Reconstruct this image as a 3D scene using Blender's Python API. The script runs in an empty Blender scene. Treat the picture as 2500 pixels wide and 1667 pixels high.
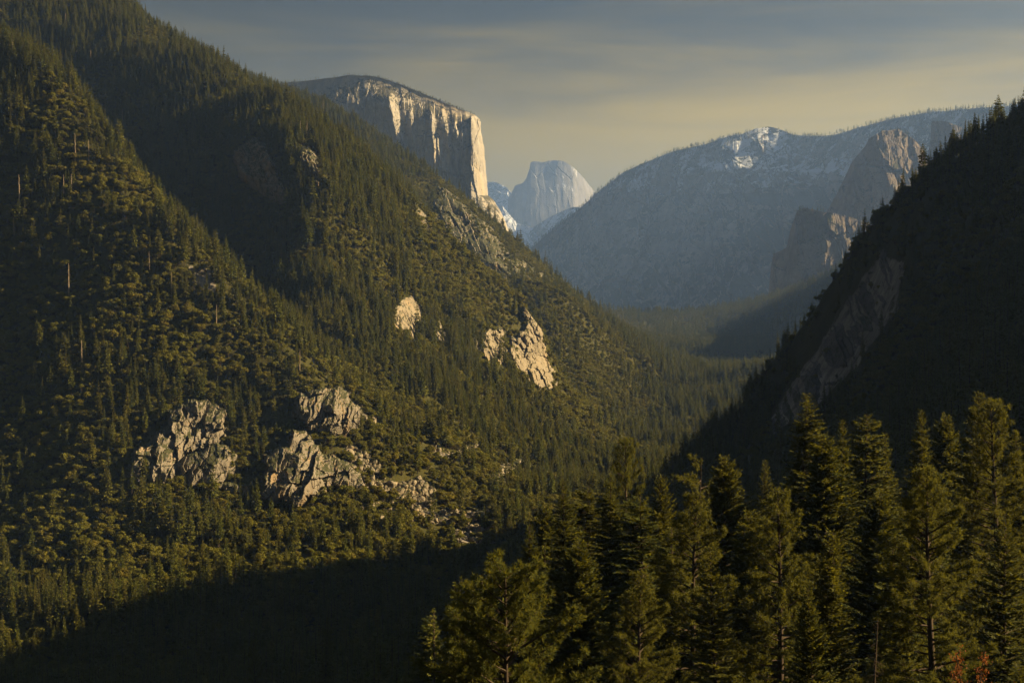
import bpy, math, random
import numpy as np
from mathutils import Vector, Matrix, Euler

# ------------------------------------------------------------------ camera, sky, sun, exposure
scene = bpy.context.scene
COL = scene.collection
K = 3847.0            # focal length in photograph pixels (2500 wide)
HX, HY = 1250.0, 690.0  # principal column, horizon row
VEIL_LOW, VEIL_HIGH = 0.98, 0.65
VEIL_FAR, VEIL_SUN = (0.62, 0.52, 0.18, 1), (3.9, 2.45, 0.06, 1)
SLATE_FAR, SLATE_SUN = (0.18, 0.16, 0.12, 1), (0.16, 0.17, 0.18, 1)
SUN_AZ, SUN_EL = 84.0, 28.0   # degrees to the right of the view axis, above the horizon

cam_d = bpy.data.cameras.new('camera')
cam = bpy.data.objects.new('camera', cam_d); COL.objects.link(cam)
cam.location = (0, 0, 0); cam.rotation_euler = (math.radians(90), 0, 0)
cam_d.sensor_fit = 'HORIZONTAL'; cam_d.sensor_width = 36.0
cam_d.lens = 36.0 * K / 2500.0
cam_d.shift_y = -(833.5 - HY) / 2500.0
cam_d.clip_start = 0.5; cam_d.clip_end = 80000
scene.camera = cam

world = bpy.data.worlds.new('World'); scene.world = world; world.use_nodes = True
wn, wl = world.node_tree.nodes, world.node_tree.links
wn.clear()
w_out = wn.new('ShaderNodeOutputWorld'); w_bg = wn.new('ShaderNodeBackground')
w_sky = wn.new('ShaderNodeTexSky'); w_sky.sky_type = 'NISHITA'; w_sky.sun_disc = False
w_sky.sun_elevation = math.radians(SUN_EL); w_sky.sun_rotation = math.radians(SUN_AZ)
w_sky.altitude = 1300; w_sky.air_density = 1.2; w_sky.dust_density = 4.0; w_sky.ozone_density = 2.0
w_bg.inputs['Strength'].default_value = 0.05
def wnode(t, **kw):
    n = wn.new(t)
    for k, v in kw.items(): setattr(n, k, v)
    return n
def wset(sock, v):
    if isinstance(v, bpy.types.NodeSocket): wl.new(v, sock)
    else: sock.default_value = v
def wmath(op, a, b=0.0, c=0.0):
    n = wnode('ShaderNodeMath', operation=op)
    for i, v in enumerate((a, b, c)): wset(n.inputs[i], v)
    return n.outputs[0]
def wrange(v, a, b, c, d):
    n = wnode('ShaderNodeMapRange', interpolation_type='SMOOTHSTEP')
    for i, x in enumerate((v, a, b, c, d)): wset(n.inputs[i], x)
    return n.outputs[0]
def wmix(f, a, b):
    n = wnode('ShaderNodeMix', data_type='RGBA'); wset(n.inputs[0], f); wset(n.inputs[6], a); wset(n.inputs[7], b); return n.outputs[2]
w_tc = wnode('ShaderNodeTexCoord'); w_sep = wnode('ShaderNodeSeparateXYZ'); wl.new(w_tc.outputs['Generated'], w_sep.inputs[0])
# a thin veil of high cloud, warm towards the sun's side, streaked by wind
w_map = wnode('ShaderNodeMapping'); w_map.inputs['Scale'].default_value = (1.0, 1.0, 5.0); w_map.inputs['Rotation'].default_value = (0.0, 0.10, 0.0)
wl.new(w_tc.outputs['Generated'], w_map.inputs['Vector'])
w_no = wnode('ShaderNodeTexNoise'); w_no.inputs['Scale'].default_value = 5.0; w_no.inputs['Detail'].default_value = 5; w_no.inputs['Roughness'].default_value = 0.5; w_no.inputs['Distortion'].default_value = 0.5
wl.new(w_map.outputs[0], w_no.inputs['Vector'])
w_elev = wmath('ADD', w_sep.outputs[2], wmath('MULTIPLY', wmath('SUBTRACT', w_no.outputs['Fac'], 0.5), 0.07))
w_veil = wrange(w_elev, 0.25, 0.9, VEIL_LOW, VEIL_HIGH)
w_side = wrange(w_sep.outputs[0], -0.36, 0.16, 0.0, 1.0)
w_low = wmix(w_side, VEIL_FAR, VEIL_SUN)
w_map2 = wnode('ShaderNodeMapping'); w_map2.inputs['Scale'].default_value = (1.0, 1.0, 9.0); w_map2.inputs['Rotation'].default_value = (0.0, -0.22, 0.0)
wl.new(w_tc.outputs['Generated'], w_map2.inputs['Vector'])
w_no2 = wnode('ShaderNodeTexNoise'); w_no2.inputs['Scale'].default_value = 4.0; w_no2.inputs['Detail'].default_value = 6; w_no2.inputs['Roughness'].default_value = 0.55; w_no2.inputs['Distortion'].default_value = 0.8
wl.new(w_map2.outputs[0], w_no2.inputs['Vector'])
w_hi = wrange(wmath('ADD', w_elev, wmath('MULTIPLY', wmath('SUBTRACT', w_no2.outputs['Fac'], 0.5), 0.09)), 0.075, 0.185, 0.0, 1.0)
w_col = wmix(w_hi, w_low, wmix(w_side, SLATE_FAR, SLATE_SUN))
wl.new(wmix(w_veil, w_sky.outputs[0], w_col), w_bg.inputs['Color']); wl.new(w_bg.outputs[0], w_out.inputs['Surface'])

az, el = math.radians(SUN_AZ), math.radians(SUN_EL)
SUN = Vector((math.sin(az) * math.cos(el), math.cos(az) * math.cos(el), math.sin(el)))
sun_d = bpy.data.lights.new('sun', 'SUN'); sun_d.energy = 5.0; sun_d.angle = math.radians(0.5)
sun_d.color = (1.0, 0.75, 0.40)
sun = bpy.data.objects.new('sun', sun_d); COL.objects.link(sun)
sun.rotation_euler = SUN.to_track_quat('Z', 'Y').to_euler(); sun.location = (3000, 800, 2500)

vs = scene.view_settings
vs.view_transform = 'Standard'; vs.look = 'None'; vs.gamma = 1.0; vs.use_curve_mapping = False
vs.exposure = 1.95
cy = scene.cycles
cy.use_denoising = True; cy.denoising_prefilter = 'ACCURATE'; cy.denoising_input_passes = 'RGB_ALBEDO_NORMAL'; cy.max_bounces = 5; cy.diffuse_bounces = 2; cy.glossy_bounces = 1
cy.transmission_bounces = 2; cy.volume_bounces = 1; cy.transparent_max_bounces = 4
cy.caustics_reflective = False; cy.caustics_refractive = False
HAZE = 3.6e-5; HAZE_COL = (0.25, 0.42, 0.84, 1)
cy.adaptive_threshold = 0.02

# ------------------------------------------------------------------ numeric helpers
def hsh(ix, iy, seed=0):
    ix = np.asarray(ix).astype(np.int64); iy = np.asarray(iy).astype(np.int64)
    h = (ix * 374761393 + iy * 668265263 + seed * 974711 + 1013904223) & 0xffffffff
    h = ((h ^ (h >> 13)) * 1274126177) & 0xffffffff
    h = ((h ^ (h >> 16)) * 2246822519) & 0xffffffff
    h = h ^ (h >> 15)
    return (h & 0xffffff) / float(0x1000000)

def vnoise(x, y, seed=0):
    x0, y0 = np.floor(x), np.floor(y); fx, fy = x - x0, y - y0
    fx = fx * fx * fx * (fx * (fx * 6 - 15) + 10); fy = fy * fy * fy * (fy * (fy * 6 - 15) + 10)
    a, b = hsh(x0, y0, seed), hsh(x0 + 1, y0, seed); c, d = hsh(x0, y0 + 1, seed), hsh(x0 + 1, y0 + 1, seed)
    return (a + (b - a) * fx) * (1 - fy) + (c + (d - c) * fx) * fy

def fbm(x, y, octv=4, seed=0, gain=0.5):
    s, a, n = 0.0, 1.0, 0.0
    for o in range(octv):
        s = s + a * (vnoise(x, y, seed + o * 17) * 2 - 1); n += a; a *= gain
        x = x * 2.03 + 11.3; y = y * 2.03 + 5.7
    return s / n

def ridged(x, y, octv=4, seed=0, gain=0.5):
    s, a, n = 0.0, 1.0, 0.0
    for o in range(octv):
        s = s + a * (1 - np.abs(vnoise(x, y, seed + o * 17) * 2 - 1) * 1.0); n += a; a *= gain
        x = x * 2.07 + 3.1; y = y * 2.07 + 9.2
    return s / n

def facets(x, y, cx, cy_, seed, step, tx, ty, crack=0.0, cw=0.06, block=False):
    """broken rock: nearest jittered cell gives a plane of its own (offset + tilt); grooves along the joints"""
    gx, gy = x / cx, y / cy_
    bx, by = np.floor(gx), np.floor(gy)
    f1 = np.full(gx.shape, 9.0); f2 = np.full(gx.shape, 9.0); val = np.zeros(gx.shape)
    for dx in (-1, 0, 1):
        for dy in (-1, 0, 1):
            ix, iy = bx + dx, by + dy
            px = ix + 0.15 + 0.7 * hsh(ix, iy, seed); py = iy + 0.15 + 0.7 * hsh(ix, iy, seed + 1)
            d = np.maximum(np.abs(gx - px), np.abs(gy - py)) if block else np.hypot(gx - px, gy - py)
            v = step * (hsh(ix, iy, seed + 2) * 2 - 1) + tx * (hsh(ix, iy, seed + 3) * 2 - 1) * (gx - px) + ty * (hsh(ix, iy, seed + 4) * 2 - 1) * (gy - py)
            near = d < f1
            f2 = np.where(near, f1, np.minimum(f2, d)); val = np.where(near, v, val); f1 = np.where(near, d, f1)
    if crack:
        val = val + crack * np.clip(1 - (f2 - f1) / cw, 0, 1)
    return val

def sm(e0, e1, x):
    t = np.clip((x - e0) / (e1 - e0), 0, 1); return t * t * (3 - 2 * t)

def poly_dist(px, py, poly):
    """signed distance to a polygon, positive inside"""
    P = np.asarray(poly, float); n = len(P)
    d = np.full(px.shape, 1e9); ins = np.zeros(px.shape, bool)
    for i in range(n):
        x0, y0 = P[i]; x1, y1 = P[(i + 1) % n]
        vx, vy = x1 - x0, y1 - y0
        t = np.clip(((px - x0) * vx + (py - y0) * vy) / (vx * vx + vy * vy + 1e-9), 0, 1)
        d = np.minimum(d, np.hypot(px - x0 - t * vx, py - y0 - t * vy))
        c = ((y0 > py) != (y1 > py)) & (px < (vx) * (py - y0) / (vy + 1e-12) + x0)
        ins ^= c
    return np.where(ins, d, -d)

def world_of(px, py, Y):
    return (px - HX) / K * Y, Y, (HY - py) / K * Y

# ------------------------------------------------------------------ object helpers
def mesh_np(name, verts, faces, mat=None, smooth=False, attrs=None, mats=None, mat_idx=None):
    """verts (n,3); faces (m,k) with k = 3 or 4"""
    verts = np.ascontiguousarray(verts, np.float32); faces = np.ascontiguousarray(faces, np.int32)
    me = bpy.data.meshes.new(name)
    m, k = faces.shape
    me.vertices.add(len(verts)); me.vertices.foreach_set('co', verts.ravel())
    me.loops.add(m * k); me.loops.foreach_set('vertex_index', faces.ravel())
    me.polygons.add(m)
    me.polygons.foreach_set('loop_start', np.arange(0, m * k, k, dtype=np.int32))
    me.polygons.foreach_set('use_smooth', np.full(m, bool(smooth)))
    if mat_idx is not None:
        me.polygons.foreach_set('material_index', np.ascontiguousarray(mat_idx, np.int32))
    for mm in (mats or ([mat] if mat else [])):
        me.materials.append(mm)
    for an, av in (attrs or {}).items():
        at = me.attributes.new(an, 'FLOAT', 'POINT'); at.data.foreach_set('value', np.ascontiguousarray(av, np.float32))
    me.update(calc_edges=True)
    return me

def link(name, me, parent=None, **props):
    o = bpy.data.objects.new(name, me); COL.objects.link(o)
    if parent is not None: o.parent = parent
    for k, v in props.items():
        if v is not None: o[k] = v
    return o

def grid_faces(nr, nc, keep=None):
    i = np.arange(nr * nc).reshape(nr, nc)
    f = np.stack([i[:-1, :-1], i[:-1, 1:], i[1:, 1:], i[1:, :-1]], -1).reshape(-1, 4)
    if keep is not None: f = f[keep.reshape(-1)]
    return f

# ------------------------------------------------------------------ materials
class NB:
    def __init__(s, name):
        s.m = bpy.data.materials.new(name); s.m.use_nodes = True
        s.t = s.m.node_tree; s.t.nodes.clear(); s.out = s.n('ShaderNodeOutputMaterial')
    def n(s, typ, **kw):
        nd = s.t.nodes.new(typ)
        for k, v in kw.items(): setattr(nd, k, v)
        return nd
    def l(s, a, b): s.t.links.new(a, b)
    def val(s, sock, v):
        if hasattr(v, 'is_output') or isinstance(v, bpy.types.NodeSocket): s.l(v, sock)
        else: sock.default_value = v
    def noise(s, scale, vec=None, detail=4, rough=0.55, dist=0.0):
        nd = s.n('ShaderNodeTexNoise'); nd.inputs['Scale'].default_value = scale; nd.inputs['Detail'].default_value = detail
        nd.inputs['Roughness'].default_value = rough; nd.inputs['Distortion'].default_value = dist
        if vec is not None: s.l(vec, nd.inputs['Vector'])
        return nd.outputs['Fac']
    def maprange(s, v, a, b, c=0.0, d=1.0):
        nd = s.n('ShaderNodeMapRange'); s.val(nd.inputs[0], v)
        for i, x in enumerate((a, b, c, d)): nd.inputs[i + 1].default_value = x
        return nd.outputs[0]
    def math(s, op, a, b=0.0):
        nd = s.n('ShaderNodeMath', operation=op); s.val(nd.inputs[0], a); s.val(nd.inputs[1], b); return nd.outputs[0]
    def mix(s, f, a, b, blend='MIX'):
        nd = s.n('ShaderNodeMix', data_type='RGBA', blend_type=blend)
        s.val(nd.inputs[0], f)
        for sock, v in ((nd.inputs[6], a), (nd.inputs[7], b)):
            if isinstance(v, (tuple, list)): sock.default_value = (*v, 1.0) if len(v) == 3 else v
            else: s.l(v, sock)
        return nd.outputs[2]
    def pos(s, scale=(1, 1, 1), rot=(0, 0, 0)):
        g = s.n('ShaderNodeNewGeometry'); mp = s.n('ShaderNodeMapping')
        mp.inputs['Scale'].default_value = scale; mp.inputs['Rotation'].default_value = rot
        s.l(g.outputs['Position'], mp.inputs['Vector']); return mp.outputs[0]
    def nz(s):
        g = s.n('ShaderNodeNewGeometry'); x = s.n('ShaderNodeSeparateXYZ'); s.l(g.outputs['Normal'], x.inputs[0]); return x.outputs[2]
    def attr(s, name):
        a = s.n('ShaderNodeAttribute', attribute_name=name); return a.outputs['Fac']
    def rand(s):
        return s.n('ShaderNodeObjectInfo').outputs['Random']
    def bsdf(s, color, rough=0.9, spec=0.1, bump=None, bump_d=1.0, bump_s=0.6):
        b = s.n('ShaderNodeBsdfPrincipled'); s.val(b.inputs['Base Color'], color if not isinstance(color, tuple) else (*color, 1.0))
        b.inputs['Roughness'].default_value = rough; b.inputs['Specular IOR Level'].default_value = spec
        if bump is not None:
            bp = s.n('ShaderNodeBump'); bp.inputs['Distance'].default_value = bump_d; bp.inputs['Strength'].default_value = bump_s
            s.l(bump, bp.inputs['Height']); s.l(bp.outputs[0], b.inputs['Normal'])
        return b.outputs[0]
    def done(s, shader):
        s.l(shader, s.out.inputs['Surface']); return s.m

def rock_mat(name, base, dark, stain, unit=1.0, brush=0.0, snow=0.0, streak=1.0, bump_d=1.0, brushcol=(0.035, 0.036, 0.014), snow_lo=0.0, snow_k=1.0, snow_col=(0.72, 0.76, 0.82)):
    """granite: mottled grey, vertical dark water streaks, warm iron stain, brush on ledges, old snow in hollows (unit: metres per feature)"""
    b = NB(name); u = 1.0 / unit
    p = b.pos((u, u, u)); pv = b.pos((u, u, u * 0.16))
    big = b.noise(0.02, p, 5, 0.6); fine = b.noise(0.14, p, 6, 0.68); strk = b.noise(0.07, pv, 5, 0.66, 0.6); st2 = b.noise(0.025, pv, 4, 0.6, 0.8)
    c = b.mix(b.maprange(fine, 0.3, 0.7), dark, base)
    c = b.mix(b.maprange(strk, 0.52, 0.68, 0, 0.75 * streak), c, tuple(x * 0.35 for x in base))
    c = b.mix(b.maprange(st2, 0.55, 0.7, 0, 0.8), c, stain)
    c = b.mix(b.maprange(big, 0.35, 0.65, 0, 0.35), c, tuple(x * 1.15 for x in base))
    c = b.mix(b.maprange(b.noise(0.035, b.pos((u, u, u * 0.6)), 5, 0.65, 0.5), 0.5, 0.62, 0, 0.6), c, tuple(x * 0.42 for x in base))
    if brush:
        up = b.math('ADD', b.nz(), b.maprange(b.noise(0.06, p, 5, 0.7), 0.3, 0.7, -0.45, 0.45))
        c = b.mix(b.maprange(up, 0.75 - 0.5 * brush, 0.85 - 0.5 * brush), c, brushcol)
    if snow:
        pd = b.pos((u * 1.0, u, u * 0.5), (0, 0.5, 0))
        sn = b.math('ADD', b.noise(0.035 * snow_k, pd, 7, 0.72, 0.4), b.math('MULTIPLY', b.nz(), 0.18))
        z = b.n('ShaderNodeSeparateXYZ'); b.l(b.pos(), z.inputs[0])
        sn = b.math('ADD', sn, b.maprange(z.outputs[2], snow_lo, snow_lo + 260, -0.35, 0.0))
        c = b.mix(b.maprange(sn, 0.72 - snow, 0.76 - snow), c, snow_col)
    h = b.math('ADD', b.noise(0.10, p, 8, 0.7), b.math('MULTIPLY', strk, 0.5))
    return b.done(b.bsdf(c, 0.9, 0.15, h, bump_d, 0.9))

def foliage_mat(name, cols, trans=0.25, tcol=(0.10, 0.11, 0.02)):
    b = NB(name)
    r = b.rand(); ramp = b.n('ShaderNodeValToRGB'); b.l(r, ramp.inputs[0])
    e = ramp.color_ramp.elements
    e[0].position, e[0].color = 0.0, (*cols[0], 1)
    e[1].position, e[1].color = 1.0, (*cols[-1], 1)
    for i, c in enumerate(cols[1:-1]):
        x = e.new((i + 1) / (len(cols) - 1)); x.color = (*c, 1)
    n = b.noise(0.35, b.pos(), 3, 0.6)
    col = b.mix(b.maprange(n, 0.3, 0.7, 0.0, 0.6), ramp.outputs[0], tuple(0.45 * x for x in cols[0]))
    d = b.bsdf(col, 0.75, 0.12)
    if trans:
        t = b.n('ShaderNodeBsdfTranslucent'); t.inputs[0].default_value = (*tcol, 1)
        m = b.n('ShaderNodeMixShader'); m.inputs[0].default_value = trans
        b.l(d, m.inputs[1]); b.l(t.outputs[0], m.inputs[2]); d = m.outputs[0]
    return b.done(d)

M = {}
M['granite'] = rock_mat('granite', (0.165, 0.142, 0.108), (0.085, 0.073, 0.057), (0.235, 0.135, 0.042), 0.45, 0.30, bump_d=0.9)
M['pale_granite'] = rock_mat('pale_granite', (0.21, 0.175, 0.122), (0.115, 0.097, 0.067), (0.20, 0.128, 0.055), 0.5, 0.15, bump_d=0.8, streak=0.5)
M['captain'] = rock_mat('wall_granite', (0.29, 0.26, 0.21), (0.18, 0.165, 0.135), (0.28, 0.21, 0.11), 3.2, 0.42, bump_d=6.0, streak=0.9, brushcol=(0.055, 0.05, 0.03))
M['far_wall'] = rock_mat('far_wall_rock', (0.30, 0.26, 0.225), (0.12, 0.11, 0.10), (0.25, 0.165, 0.12), 14.0, 0.46, 0.10, streak=1.3, bump_d=20.0, snow_lo=560, snow_k=3.2, snow_col=(0.55, 0.58, 0.62))
M['tower'] = rock_mat('tower_rock', (0.17, 0.135, 0.105), (0.08, 0.07, 0.058), (0.19, 0.11, 0.065), 4.0, 0.40, bump_d=6.0)
M['dome'] = rock_mat('dome_rock', (0.28, 0.27, 0.26), (0.20, 0.195, 0.19), (0.25, 0.22, 0.19), 14.0, 0.1, 0.05, bump_d=14.0, snow_lo=960)
M['snow_slope'] = rock_mat('snowy_rock', (0.28, 0.28, 0.28), (0.14, 0.14, 0.14), (0.2, 0.18, 0.16), 8.0, 0.3, 0.14, bump_d=14.0, snow_lo=-100)

def ground_mat():
    b = NB('forest_floor'); p = b.pos()
    n = b.noise(0.05, p, 6, 0.65); f = b.noise(0.4, p, 5, 0.7)
    c = b.mix(b.maprange(n, 0.35, 0.65), (0.028, 0.029, 0.008), (0.046, 0.042, 0.012))
    c = b.mix(b.maprange(f, 0.5, 0.7, 0, 0.6), c, (0.058, 0.049, 0.017))
    pv = b.pos((1, 1, 0.12)); st = b.noise(0.12, pv, 6, 0.7, 0.5); st2 = b.noise(0.03, pv, 4, 0.6, 0.6)
    rk = b.mix(b.maprange(st, 0.35, 0.65), (0.10, 0.09, 0.075), (0.24, 0.21, 0.17))
    rk = b.mix(b.maprange(st2, 0.5, 0.68, 0, 0.7), rk, (0.09, 0.085, 0.08))
    k = b.math('ADD', b.attr('rock'), b.maprange(b.noise(0.06, p, 6, 0.7), 0.3, 0.7, -0.35, 0.35))
    c = b.mix(b.maprange(k, 0.4, 0.6), c, rk)
    return b.done(b.bsdf(c, 0.95, 0.05, b.math('ADD', f, st), 1.2, 0.9))
M['floor'] = ground_mat()
M['conifer'] = foliage_mat('conifer_needles', [(0.062, 0.074, 0.008), (0.096, 0.094, 0.008), (0.120, 0.102, 0.009), (0.072, 0.084, 0.008)], 0.25)
M['oak'] = foliage_mat('oak_leaves', [(0.084, 0.088, 0.007), (0.116, 0.104, 0.008), (0.094, 0.096, 0.007), (0.136, 0.106, 0.009)], 0.25, (0.15, 0.13, 0.01))
M['fir'] = foliage_mat('fir_sprays', [(0.042, 0.055, 0.008), (0.060, 0.068, 0.009), (0.078, 0.078, 0.010)], 0.35, (0.14, 0.13, 0.012))
M['pine'] = foliage_mat('pine_needles', [(0.055, 0.066, 0.010), (0.075, 0.076, 0.011)], 0.35, (0.14, 0.13, 0.014))
M['rust'] = foliage_mat('rusty_leaves', [(0.20, 0.07, 0.02), (0.26, 0.10, 0.03)], 0.3, (0.3, 0.1, 0.02))
def bark_mat(name, a, c_):
    b = NB(name); n = b.noise(1.5, b.pos((1, 1, 0.2)), 5, 0.7)
    return b.done(b.bsdf(b.mix(b.maprange(n, 0.35, 0.65), a, c_), 0.95, 0.05, n, 0.08, 0.8))
M['bark'] = bark_mat('bark', (0.030, 0.023, 0.017), (0.065, 0.048, 0.033))
M['deadwood'] = bark_mat('weathered_wood', (0.17, 0.13, 0.09), (0.28, 0.22, 0.15))
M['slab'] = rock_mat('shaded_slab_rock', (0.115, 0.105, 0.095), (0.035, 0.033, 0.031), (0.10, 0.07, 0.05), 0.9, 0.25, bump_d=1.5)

# ------------------------------------------------------------------ terrain: control lines in (photo column, photo row, distance)
CTRL = []
def line(*pts, step=70.0, drop=0.0):
    """drop: metres the ground lies under the traced outline, for the trees that stand on it"""
    P = [np.array(world_of(*p[:3])) - np.array([0, 0, drop if len(p) < 4 else p[3]]) for p in pts]
    for a, b in zip(P[:-1], P[1:]):
        n = max(1, int(np.linalg.norm((b - a)[:2]) / step))
        for i in range(n): CTRL.append(a + (b - a) * i / n)
    CTRL.append(P[-1])
def pts(*ps):
    for p in ps: CTRL.append(np.array(world_of(*p)))
def xyz(*ps):
    for p in ps: CTRL.append(np.array(p, float))
# near spur on the left
line((-700, -420, 2500), (-300, -130, 2250), (0, 75, 2050), (140, 185, 1940), (220, 290, 1870), (310, 440, 1815), (430, 565, 1750), (560, 690, 1700), (690, 840, 1650), (760, 930, 1620))
pts((0, 500, 1810), (0, 900, 1640), (0, 1200, 1500), (0, 1550, 1310), (150, 650, 1730), (300, 800, 1640), (300, 1000, 1550), (300, 1250, 1430), (300, 1500, 1280),
    (600, 1000, 1590), (600, 1220, 1500), (600, 1450, 1340), (450, 950, 1580), (-400, 600, 1950), (-400, 1200, 1650))
# gully behind it, coming out right
line((-200, 300, 2700), (85, 480, 2460), (250, 580, 2280), (400, 700, 2150), (520, 775, 2070), (620, 820, 1985), (690, 862, 1890), (780, 895, 1800), (870, 940, 1750), (960, 1010, 1720), (1060, 1080, 1690), (1130, 1180, 1640), (1150, 1300, 1560))
# second spur: skyline, cliffs, then long crest to the bright cliff
line((-300, -450, 3500, 20), (100, -160, 3250, 20), (300, -8, 3000, 20), (440, 88, 2800, 20), (540, 152, 2600, 18), (600, 215, 2450, 15), (650, 268, 2320, 8), (700, 318, 2210, 6), (740, 352, 2140, 4), (775, 400, 2070), (795, 440, 2050),
     (870, 497, 2090), (1000, 590, 2180), (1100, 650, 2250), (1160, 682, 2300, 5), (1230, 703, 2340, 1), (1285, 742, 2360, -3), (1325, 795, 2370, -2), drop=8)
line((700, 470, 2100), (730, 580, 2010), (760, 690, 1925), (800, 790, 1850))
pts((850, 640, 2020), (900, 720, 1980), (900, 850, 1870), (1000, 760, 2060), (1000, 900, 1880), (1100, 820, 2130), (1100, 960, 1900), (1200, 900, 2140),
    (1200, 1000, 2000), (1300, 945, 2240), (1350, 955, 2330), (1300, 1030, 2130), (1400, 1010, 2400), (1250, 1110, 1960), (1400, 1090, 2180))
# hidden gully behind the second spur
line((500, 250, 3350), (640, 430, 3100), (850, 640, 2850), (1000, 680, 2850), (1150, 780, 2800), (1300, 870, 2720), (1380, 960, 2600))
# third spur
line((300, 60, 4300, 20), (500, 130, 4150, 20), (628, 191, 4050, 22), (673, 202, 4020, 22), (727, 225, 4000, 22), (793, 246, 3980, 22), (875, 298, 3950, 20), (944, 346, 3930, 18), (1003, 370, 3880, 26), (1048, 390, 3810, 34), (1092, 420, 3720, 42), (1144, 470, 3580, 52),
     (1185, 530, 3440, 62), (1230, 608, 3250, 60), (1282, 636, 3120, 42), (1323, 664, 3040, 28), (1374, 704, 2980), (1435, 765, 2960), (1544, 841, 3060), (1638, 902, 3300), drop=9)
line((880, 380, 3680), (958, 425, 3420), (1013, 494, 3170), (1048, 570, 2980), (1075, 640, 2860))
line((1040, 480, 3650), (1085, 610, 3400), (1110, 690, 3200), (1150, 745, 3000), (1210, 780, 2880))
line((720, 390, 3800), (790, 540, 3450), (860, 640, 3150), (950, 710, 2950))
pts((1330, 780, 2850), (1380, 850, 2750), (1400, 900, 2700), (1500, 930, 2880), (1440, 960, 2650), (1560, 960, 3050), (1520, 1010, 2750))
# valley floor and canyon
xyz((430, 7500, -185), (330, 5200, -188), (700, 6000, -185), (-100, 7500, -180), (330, 4200, -215), (420, 3600, -228), (260, 3100, -240), (180, 2600, -250), (120, 2200, -262), (60, 1800, -268), (-30, 1500, -275), (-150, 1200, -280), (-300, 1000, -285),
    (-550, 850, -288), (-900, 700, -290), (-500, 5500, 350), (-1200, 5500, 650), (-2500, 5000, 900), (-900, 7500, 400), (-2200, 3000, 900), (-2000, 1800, 560), (-1500, 1200, 120), (-1400, 800, -120))
# right-hand hill, then unseen ground beyond it shaped to cast shade
line((3600, -520, 760, 0), (3100, -240, 860, 0), (2750, 20, 980, 15), (2500, 240, 1100, 22), (2435, 318, 1130, 20), (2382, 370, 1160, 18), (2260, 415, 1230, 16), (2212, 468, 1265, 14), (2154, 510, 1300, 9), (2084, 578, 1335, 8), (2063, 622, 1350, 7), (2010, 697, 1390, 5), (1957, 792, 1425, 5),
     (1904, 856, 1450, 5), (1861, 900, 1475, 5), (1824, 965, 1495, 5), (1790, 1060, 1520, 5))
pts((2350, 700, 1010), (2200, 700, 1190), (2120, 780, 1240), (2020, 850, 1330), (1930, 930, 1400), (2250, 900, 960), (2100, 950, 1150), (2450, 800, 760), (2450, 1050, 560), (2000, 1050, 1200), (1860, 1080, 1400), (2200, 1150, 640), (1950, 1230, 800), (2700, 500, 800), (3000, 500, 600))
xyz((560, 1380, 90), (750, 1270, 225), (1000, 1250, 290), (930, 1500, 225), (800, 1700, 120), (500, 650, 150), (480, 1750, -60), (520, 2100, -90), (650, 1900, -20), (800, 2400, 60), (620, 2900, -120), (1100, 3200, 150), (1300, 2000, 240), (1300, 1000, 440), (1000, 600, 430), (900, 250, 265), (700, 100, 190), (700, 3900, -215), (700, 4600, -200), (750, 5400, -190), (950, 4200, -180), (950, 4900, -170), (1000, 5600, -150), (1350, 4200, 290), (1450, 4900, 320), (1550, 5700, 330), (1900, 4500, 520), (2000, 1500, 700), (2200, 300, 700))  # unseen ridge added to shade the valley floor; nearer heights set for shadow
# the near slope falling away from the viewpoint
xyz((0, 8, -6), (0, 40, -18), (30, 120, -40), (-30, 120, -44), (60, 230, -62), (0, 230, -68), (-80, 250, -84), (120, 320, -72), (40, 420, -108), (-60, 450, -135), (-200, 480, -170), (130, 600, -110), (30, 650, -165), (-120, 700, -215), (100, 900, -165), (150, 1200, -150), (60, 1000, -200),
    (-350, 620, -235), (60, 60, -18), (-60, 60, -30), (-150, 100, -70), (200, 150, 20), (250, 290, 5), (320, 20, 70), (170, 300, -45), (-300, 20, -110), (-600, 200, -230), (130, 40, 18))  # unseen rise at the right, height set so only near treetops catch sun
C = np.array(CTRL)
def fit_rbf(C):
    P = C[:, :2] / 1000.0; n = len(P)
    R = np.linalg.norm(P[:, None] - P[None], axis=2)
    Amat = np.zeros((n + 3, n + 3)); Amat[:n, :n] = R - np.eye(n) * 0.003
    Amat[:n, n] = 1; Amat[:n, n + 1:] = P; Amat[n, :n] = 1; Amat[n + 1:, :n] = P.T
    b = np.zeros(n + 3); b[:n] = C[:, 2]
    w = np.linalg.solve(Amat, b)
    return P, w
RP, RW = fit_rbf(C)
def rbf(X, Y):
    x = (X / 1000.0).ravel(); y = (Y / 1000.0).ravel(); out = np.empty(x.shape)
    n = len(RP)
    for i in range(0, len(x), 20000):
        xs, ys = x[i:i + 20000], y[i:i + 20000]
        r = np.sqrt((xs[:, None] - RP[None, :, 0]) ** 2 + (ys[:, None] - RP[None, :, 1]) ** 2)
        out[i:i + 20000] = r @ RW[:n] + RW[n] + xs * RW[n + 1] + ys * RW[n + 2]
    return out.reshape(X.shape)

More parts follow.
